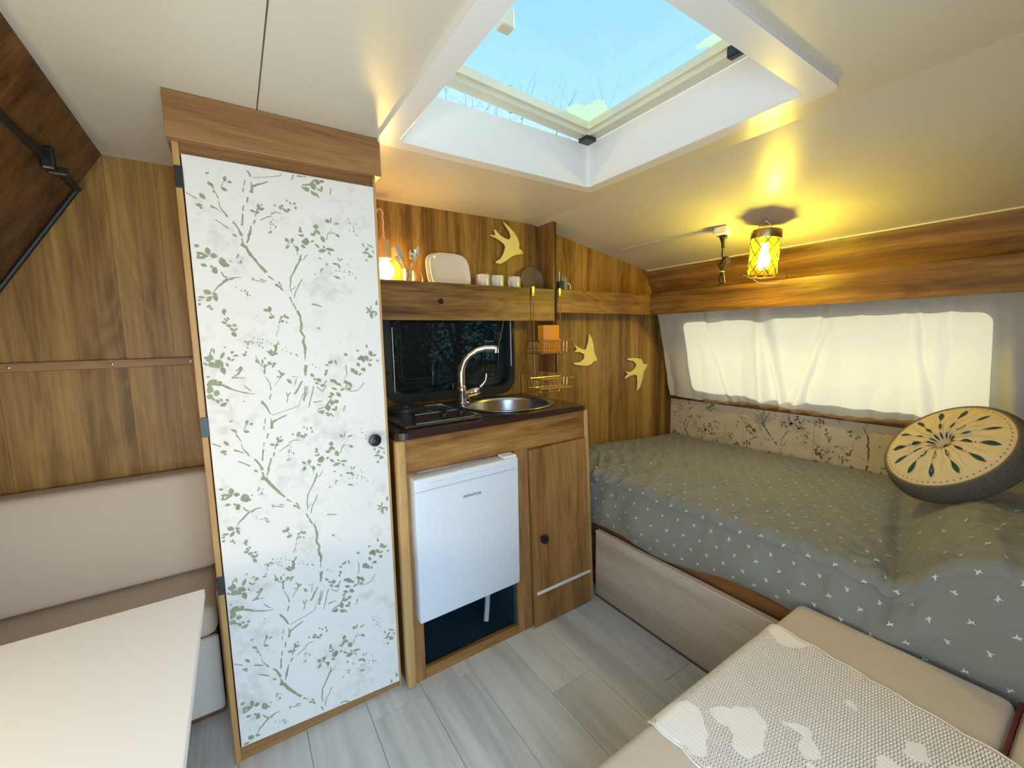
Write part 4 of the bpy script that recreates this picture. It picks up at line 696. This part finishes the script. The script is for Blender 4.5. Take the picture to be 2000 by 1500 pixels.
def bed_top(x, y):
    z = .588 - .062*smooth(1.4, 2.66, x) + .010*math.sin(y*2.2)
    yg = .31 + .2*(x-1.5)/.9
    l = smooth(.05, -.16, y-yg)
    z += .135*l*(1-.25*smooth(1.9, 2.6, x))
    z -= .040*math.exp(-((y-yg-.02)/.035)**2)*smooth(1.36, 1.5, x)*(1-.3*smooth(2.0, 2.4, x))
    d = math.hypot(x-1.46, y-yg-.02); a = math.atan2(y-yg-.02, x-1.46)
    z += .010*math.sin(a*13+2*noise.noise(Vector((x*4, y*4, 0))))*math.exp(-d/.22)*smooth(0, .06, d)
    # gathered wrinkles towards the kitchen end and long soft ones over the rest
    q = (x*.75+y*.66, -x*.66+y*.75)
    wv = noise.noise(Vector((q[0]*3.2, q[1]*16, 5)))
    z += (.012*max(0, 1-abs(wv)*4.5) + .003*noise.noise(Vector((q[0]*6, q[1]*30, 9))))*(.45+.75*smooth(.9, 1.7, y)*smooth(2.5, 1.7, x))
    wv2 = noise.noise(Vector((x*2.2+4, y*9, 2))); z += .0105*max(0, 1-abs(wv2)*5)*smooth(2.4, 1.6, x)
    z += .006*noise.noise(Vector((x*2.5, y*2.5, 7)))
    return z
def sheet(a, b):
    y = 1.925 - a*2.27
    S = .40                                   # share of the skirt
    Lt = 1.24; total = Lt + .33; s = b*total
    zf = bed_top(1.44, y); bot = .322 + .045*smooth(1.1, .6, y)+.010*math.sin(y*11) 
    bul = .024*noise.noise(Vector((y*4, 0, 3)))+.016*noise.noise(Vector((y*11, 2, 3)))
    if s < .33:
        t = s/.33                              # from the tucked hem up to the shoulder
        if t < .8:
            q = t/.8; z = bot + (zf-.035-bot)*q
            x = 1.398 - .030*math.sin(PI*min(1, q*1.15))**.8 - .010*(1-q) + bul*math.sin(PI*q)*1.2
            x += .010*noise.noise(Vector((y*9+z*6, z*10, 1)))*math.sin(PI*q)
            fold = math.exp(-((y-.34-.25*(zf-z))/.030)**2); x += .022*fold*q
            if q < .12: x += .03*(1-q/.12)
        else:
            q = (t-.8)/.2*PI/2; r = .035; x = 1.433 - r*math.cos(q) - .0 + 0*q; z = zf-.035 + r*math.sin(q)
            x = x - .004*(1-(t-.8)/.2)
        return Vector((x, y, z))
    x = 1.433 + (s-.33)
    z = bed_top(x, y); z = z*smooth(1.40, 1.46, x)+zf*(1-smooth(1.40, 1.46, x))
    if x > 2.60: z -= .02*((x-2.60)/.07)**2
    if y > 1.86: z -= .018*((y-1.86)/.065)**2
    return Vector((x, y, z))
def sage(name, col): return plain(name, col, .85, bump=.25, bscale=900, sheen=.15, var=.06, vscale=3)
SAGE = sage('sage_cotton', (.20, .205, .18))
bs_ = thing('bed_sheet', 'sage green fitted sheet printed with tiny white birds', 'bedding', (2.0, .8, .33))
NU, NV = 300, 190
sh = MB().grid(NU, NV, sheet).build('fabric', SAGE, bs_, smooth=True, angle=None)
bm_ = MB(); rnd = random.Random(6); row = 0; v = .012
BP = [[(-.5, .05), (-.1, .12), (.0, -.12), (-.3, -.1)], [(-.1, .12), (.18, .50), (.12, .02)], [(-.1, .1), (.5, -.02), (.3, -.2), (0, -.14)], [(.05, -.1), (.22, -.48), (.26, -.12)]]
while v < 1.56:
    u = .02 + (.034 if row % 2 else 0)
    while u < 2.25:
        a0, b0 = u/2.27, v/1.57
        p = sheet(a0, b0); pu = sheet(a0+.002, b0)-p; pv = sheet(a0, b0+.0025)-p; pu.normalize(); nrm = pu.cross(pv).normalized(); 
        if nrm.z < 0 and nrm.x > 0: nrm = -nrm
        if nrm.dot(Vector((-.6, 0, .8))) < 0: nrm = -nrm
        pv = nrm.cross(pu).normalized(); an = rnd.uniform(-.5, .5)+(.9 if row % 2 else -.6); sc_ = .0165
        e1 = pu*math.cos(an)+pv*math.sin(an); e2 = -pu*math.sin(an)+pv*math.cos(an)
        for poly_ in BP: bm_.bm.faces.new([bm_.bm.verts.new(p + nrm*.0022 + e1*x_*sc_ + e2*y_*sc_) for x_, y_ in poly_])
        u += .068
    v += .052; row += 1
tag(bm_.build('bird_print', plain('white_print', (.62, .62, .58), .8), sh), kind='stuff')
# ---------------------------------------------------------------- round gathered floor cushion
CN = Vector((-.60, .40, .68)).normalized(); CC = Vector((2.03, .355, .845))
E1 = Vector((0, 1, 0)); E1 = (E1-E1.dot(CN)*CN).normalized(); E2 = CN.cross(E1)
CR = .178
def cf(r, a, off=0):
    h = .030*(1-(r/CR)**3) - .038*math.exp(-(r/.024)**2) + (.0035*math.sin(16*a+1.5*math.sin(2*a)+r*14)+.002*math.sin(37*a))*math.sin(PI*min(1, r/CR))
    return CC + E1*r*math.cos(a) + E2*r*math.sin(a) + CN*(h+off)
pf = thing('round_cushion', 'round gathered cream cushion with teal petals and a grey knitted side', 'cushion', tuple(CC - CN*.05))
MB().grid(40, 160, lambda u, v: cf(.001+(CR-.001)*u, 2*PI*v), closed_v=True).build('face', plain('cream_cotton', (.72, .58, .34), .85, bump=.3, bscale=500), pf, smooth=True, angle=None)
KN = plain('grey_knit', (.11, .105, .09), .95, bump=1, bscale=240, var=.55, vscale=160)
def rim(u, v):
    a = 2*PI*v; t = u*PI*.80
    r = CR + .022*math.sin(t) - .09*max(0, u-.72)/.28; h = .002 - .078*(1-math.cos(min(PI, t*1.25)))/2
    return CC + E1*r*math.cos(a) + E2*r*math.sin(a) + CN*h
MB().grid(24, 96, rim, closed_v=True).build('knitted_side', KN, pf, smooth=True, angle=None)
MB().tube([cf(CR, 2*PI*i/96, .001) + Vector((0, 0, 0)) for i in range(96)], .0035, 6, True).build('piping', plain('taupe_piping', (.20, .15, .10), .8), pf, smooth=True)
m_ = MB()
def dec(m, r0, r1, a, w, n=8, pw=1.0):
    L_ = []; R_ = []
    for i in range(n+1):
        t = i/n; r = r0+(r1-r0)*t; h = w*(math.sin(PI*t**pw))/max(r, .01)
        L_.append((r, a+h)); R_.append((r, a-h))
    for i in range(n):
        q = [m.bm.verts.new(cf(*p, .0026)) for p in (L_[i], R_[i], R_[i+1], L_[i+1])]
        try: m.bm.faces.new(q)
        except ValueError: pass
NPT = 13
for k in range(NPT):
    a = 2*PI*k/NPT+.12
    dec(m_, .098, .152, a, .0072, pw=1.4); dec(m_, .050, .086, a, .0052, pw=1.3); dec(m_, .018, .042, a, .0034)
tag(m_.build('petal_print', plain('teal_print', (.006, .05, .06), .7), pf), kind='stuff')
m_ = MB()
for k in range(NPT):
    a = 2*PI*k/NPT+.12
    for r, w_ in ((.0920, .0022), (.046, .0014)): dec(m_, r-w_, r+w_, a, w_, 4)
    a += PI/NPT
    for i in range(13): r = .035+.0080*i; dec(m_, r-.0012, r+.0014, a+.05*math.sin(i*.4), .0011, 3)
for k in range(62): a = 2*PI*k/62; dec(m_, .1640, .1682, a, .0021, 4)
tag(m_.build('dot_print', plain('dark_print', (.035, .025, .02), .7), pf), kind='stuff')
MB().lathe([(.0005, .006), (.007, .004), (.009, 0), (.006, -.004)], tuple(cf(0, 0, .004)), tuple(CN), 16).build('centre_button', BLACK, pf, smooth=True)
# ---------------------------------------------------------------- near bench with lace
nb = thing('corner_bench', 'low wooden corner bench base under the beige cushions', 'bench', (.9, .1, 0))
MB().box(.485, 1.345, YF+.01, .485, 0, .325, .002).build('box', W_BP, nb)
MB().box(.475, 1.352, YF+.01, .495, .3255, .335, .002).build('lid', W_BP, nb)
c1 = thing('seat_cushion', 'beige bench cushion in front, lying under the lace runner', 'cushion', (.9, .3, .336), 'bench cushions')
def pillow(x0, x1, y0, y1, z0, z1, r, crown=.006):
    m = MB(); m.box(x0, x1, y0, y1, z0, z1, r, seg=5); return m
def crown(x0, x1, y0, y1, z1, k): 
    def f(v):
        if v.z > z1-.03: v = Vector((v.x, v.y, v.z)); v.z += k*(1-abs(2*(v.x-x0)/(x1-x0)-1)**4)*(1-abs(2*(v.y-y0)/(y1-y0)-1)**4)
        return v
    return f
pillow(.470, 1.350, .088, .508, .336, .450, .022).build('foam', FABRIC, c1, smooth=True, angle=None)
c2 = thing('seat_cushion', 'beige bench cushion with maroon piping at the lower right corner', 'cushion', (.9, -.13, .336), 'bench cushions')
pillow(.470, 1.350, YF+.015, .080, .336, .448, .016).build('foam', FABRIC, c2, smooth=True, angle=None)
MB().tube([(.48, .0835, .447), (.9, .0835, .4475), (1.347, .0835, .447), (1.354, .075, .445), (1.354, -.2, .445)], .0035, 8).build('piping', BERRY, c2, smooth=True)
LACE, nt, b = mat('cotton_lace'); N = nt.nodes.new; L = nt.links.new
b.inputs['Base Color'].default_value = (.90, .84, .78, 1); b.inputs['Roughness'].default_value = .9
tc = N('ShaderNodeTexCoord'); sx = N('ShaderNodeSeparateXYZ'); L(tc.outputs['Object'], sx.inputs[0])
def mth(op, a, b_=None):
    n = N('ShaderNodeMath'); n.operation = op
    for i, v in enumerate((a, b_)):
        if v is None: continue
        if isinstance(v, (int, float)): n.inputs[i].default_value = v
        else: L(v, n.inputs[i])
    return n.outputs[0]
wn_ = N('ShaderNodeTexNoise'); wn_.inputs['Scale'].default_value = 25; L(tc.outputs['Object'], wn_.inputs['Vector'])
wx = mth('ADD', sx.outputs[0], mth('MULTIPLY', wn_.outputs[0], .004)); wy = mth('ADD', sx.outputs[1], mth('MULTIPLY', wn_.outputs[0], .004))
row = mth('DIVIDE', wx, .0098); fr_ = mth('FRACT', row); rowi = mth('FLOOR', row)
col = mth('ADD', mth('DIVIDE', wy, .0056), mth('MULTIPLY', mth('MODULO', rowi, 2), .5)); fc = mth('FRACT', col)
hole = mth('MULTIPLY', mth('MULTIPLY', mth('GREATER_THAN', fr_, .30), mth('LESS_THAN', fr_, .76)), mth('MULTIPLY', mth('GREATER_THAN', fc, .28), mth('LESS_THAN', fc, .66)))
fn_ = N('ShaderNodeTexVoronoi'); fn_.feature = 'F1'; fn_.inputs['Scale'].default_value = 7; L(tc.outputs['Object'], fn_.inputs['Vector'])
fl_ = N('ShaderNodeTexNoise'); fl_.inputs['Scale'].default_value = 17; fl_.inputs['Detail'].default_value = 1; L(tc.outputs['Object'], fl_.inputs['Vector'])
flower = mth('LESS_THAN', mth('ADD', fn_.outputs['Distance'], mth('MULTIPLY', fl_.outputs[0], .7)), .76)
hole = mth('MULTIPLY', hole, mth('SUBTRACT', 1, flower))
tr_ = N('ShaderNodeBsdfTransparent'); mx_ = N('ShaderNodeMixShader'); L(hole, mx_.inputs[0]); L(b.outputs[0], mx_.inputs[1]); L(tr_.outputs[0], mx_.inputs[2]); L(mx_.outputs[0], nt.nodes['Material Output'].inputs[0])
bmp = N('ShaderNodeBump'); bmp.inputs['Strength'].default_value = .6; bmp.inputs['Distance'].default_value = .002
L(mth('MULTIPLY', mth('SUBTRACT', 1.15, flower), mth('ADD', mth('MULTIPLY', mth('SINE', mth('MULTIPLY', fr_, 6.28)), -.5), mth('MULTIPLY', mth('SINE', mth('MULTIPLY', fc, 6.28)), -.3))), bmp.inputs['Height']); L(bmp.outputs[0], b.inputs['Normal'])
lc = thing('lace_runner', 'white crocheted lace runner draped over the beige bench cushion', 'runner', (.9, .3, .452))
def lace(a, b_):
    s = a*.62
    y = .508 - s
    sc1 = .006*abs(math.sin(s*42)) ; x0 = .662 - sc1; x1 = 1.172 - .09*max(0, s-.0)*1.0 + sc1
    x = x0+(x1-x0)*b_
    z = .4532+.0012*noise.noise(Vector((x*14, y*14, 0)))
    if y > .488: t = (y-.488)/.02; z -= .010*t*t
    if s > .42: z += .0
    return Vector((x, y + (.002 if s == 0 else 0), z))
MB().grid(170, 60, lace).build('mesh', LACE, lc, smooth=True, solid=.0022)
MB().tube([lace(i/160, 1)+Vector((.001, 0, 0)) for i in range(161)], .0022, 6).build('scalloped_edge', plain('lace_edge_r', (.80, .74, .66), .9), lc, smooth=True)
MB().tube([lace(i/160, 0) for i in range(161)], .0022, 6).build('scalloped_edge', plain('lace_edge', (.80, .74, .66), .9), lc, smooth=True)
# ---------------------------------------------------------------- dinette
tb = thing('dining_table', 'white painted wooden table at the lower left', 'table', (-.45, .7, 0))
MB().box(-.80, -.097, .16, 1.121, .682, .700, .0015).build('top', TABLE, tb)
MB().box(-.49, -.43, .60, .66, .012, .6815, .006).box(-.62, -.30, .50, .76, 0, .012, .004).build('pedestal', STEEL, tb)
db = thing('dinette_bench', 'beige covered bench front below the dinette seat cushion', 'bench', (-.5, 1.75, 0))
MB().box(-.885, -.118, 1.625, 1.925, 0, .30, .004).build('box', W_D, db)
MB().box(-.112, -.097, 1.63, 1.92, 0, .43, .002).build('end_board', PINE, db)
ap = pillow(-.885, -.115, 1.596, 1.624, .032, .296, .012).build('padded_front', FABRICW, db, smooth=True, angle=None)
c3 = thing('seat_cushion', 'beige seat cushion on the dinette bench behind the white table', 'cushion', (-.5, 1.76, .302), 'dinette cushions')
pillow(-.885, -.114, 1.585, 1.93, .301, .405, .030).build('foam', FABRIC, c3, smooth=True, angle=None, warp=lambda v: Vector((v.x, v.y, v.z+.03*max(0, (v.y-1.62)/.3)*(1 if v.z > .36 else 0))))
c4 = thing('backrest_cushion', 'tall beige backrest cushion leaning on the back wall behind the table', 'cushion', (-.5, 1.87, .44), 'dinette cushions')
pillow(-.885, -.110, 1.815, 1.922, .436, .792, .024).build('foam', FABRIC, c4, smooth=True, angle=None, warp=lambda v: Vector((v.x, v.y-.012*(1-(v.z-.43)/.36), v.z)))
# ---------------------------------------------------------------- outdoors
tag(MB().box(-30, 30, -30, 30, -.62, -.60).build('ground', plain('dry_grass', (.20, .20, .09), .95, var=.4, vscale=2)), kind='structure')
def leaves(m, c, r, n, s, rnd, squash=1):
    for i in range(n):
        d = Vector((rnd.gauss(0, 1), rnd.gauss(0, 1), rnd.gauss(0, 1)*squash)); d.normalize(); p = Vector(c)+Vector((d.x*r[0], d.y*r[1], d.z*r[2]))*rnd.uniform(.55, 1)**.6
        a = Vector((rnd.gauss(0, 1), rnd.gauss(0, 1), rnd.gauss(0, 1))).normalized(); b = a.orthogonal().normalized(); k = s*rnd.uniform(.6, 1.3)
        m.bm.faces.new([m.bm.verts.new(p+q) for q in (a*k, b*k*.4, -a*k, -b*k*.4)])
LEAF1 = plain('evergreen_leaf', (.035, .075, .035), .6, var=.5, vscale=1.5)
BARK = plain('bark', (.10, .07, .05), .9, bump=.5, bscale=40)
for i, (x_, y_, r_, lab_) in enumerate(((.55, 4.0, (.75, .7, 1.5), 'dark shrub outside the kitchen window, on its left'), (2.1, 4.2, (.75, .7, 1.6), 'dark shrub outside behind the tap, centre of the kitchen window'), (3.8, 4.5, (.9, .8, 1.5), 'dark shrub outside at the right of the kitchen window'), (1.3, 5.7, (1.0, .8, 1.7), 'darker shrub further back outside the kitchen window'))):
    rnd = random.Random(i); t = thing('garden_shrub', lab_, 'shrub', (x_, y_, -.6), 'shrubs outside the kitchen window')
    m = MB(); leaves(m, (x_, y_, .8), r_, 9000, .042, rnd); m.build('foliage', LEAF1, t)
    m = MB(); [m.tube([(x_, y_, -.6), (x_+dx*.5, y_+.1, .3), (x_+dx, y_+.2, 1.2)], [.05, .03, .01], 6) for dx in (-.4, 0, .4)]; m.build('stem', BARK, t)
def tree(x_, y_, h_, label, seed, leafy):
    rnd = random.Random(seed); t = thing('garden_tree', label, 'tree', (x_, y_, -.6), 'trees beyond the caravan'); m = MB(); tips = []
    def br(p, d, l, r, k):
        n = 4; pts = [p.copy()]; rr = [r]
        for i in range(n):
            d = (d+Vector((rnd.gauss(0, .16), rnd.gauss(0, .16), rnd.gauss(0, .08)+.03))).normalized(); p = p+d*l/n; pts.append(p.copy()); rr.append(r*(1-.55*(i+1)/n))
        m.tube(pts, rr, 5)
        if k == 0: tips.append(p); return
        for i in range(3 if k > 1 else 4):
            e = (d+Vector((rnd.gauss(0, .55), rnd.gauss(0, .55), rnd.uniform(-.1, .5)))).normalized(); br(pts[rnd.choice((2, 3, 4))], e, l*rnd.uniform(.5, .75), rr[-1]*.8, k-1)
    br(Vector((x_, y_, -.6)), Vector((0, 0, 1)), h_*.48, .10, 4)
    m.build('branches', BARK, t)
    if leafy:
        m = MB()
        for p in tips[::3]: leaves(m, p, (.25, .25, .2), 14, .05, rnd)
        m.build('foliage', plain('spring_leaf', (.22, .34, .05), .6), t)
tree(5.6, 8.0, 8.0, 'bare branched tree seen through the roof hatch lid', 5, False)
tree(3.0, 6.0, 5.2, 'green leafy tree seen through the gap under the hatch lid', 9, True)
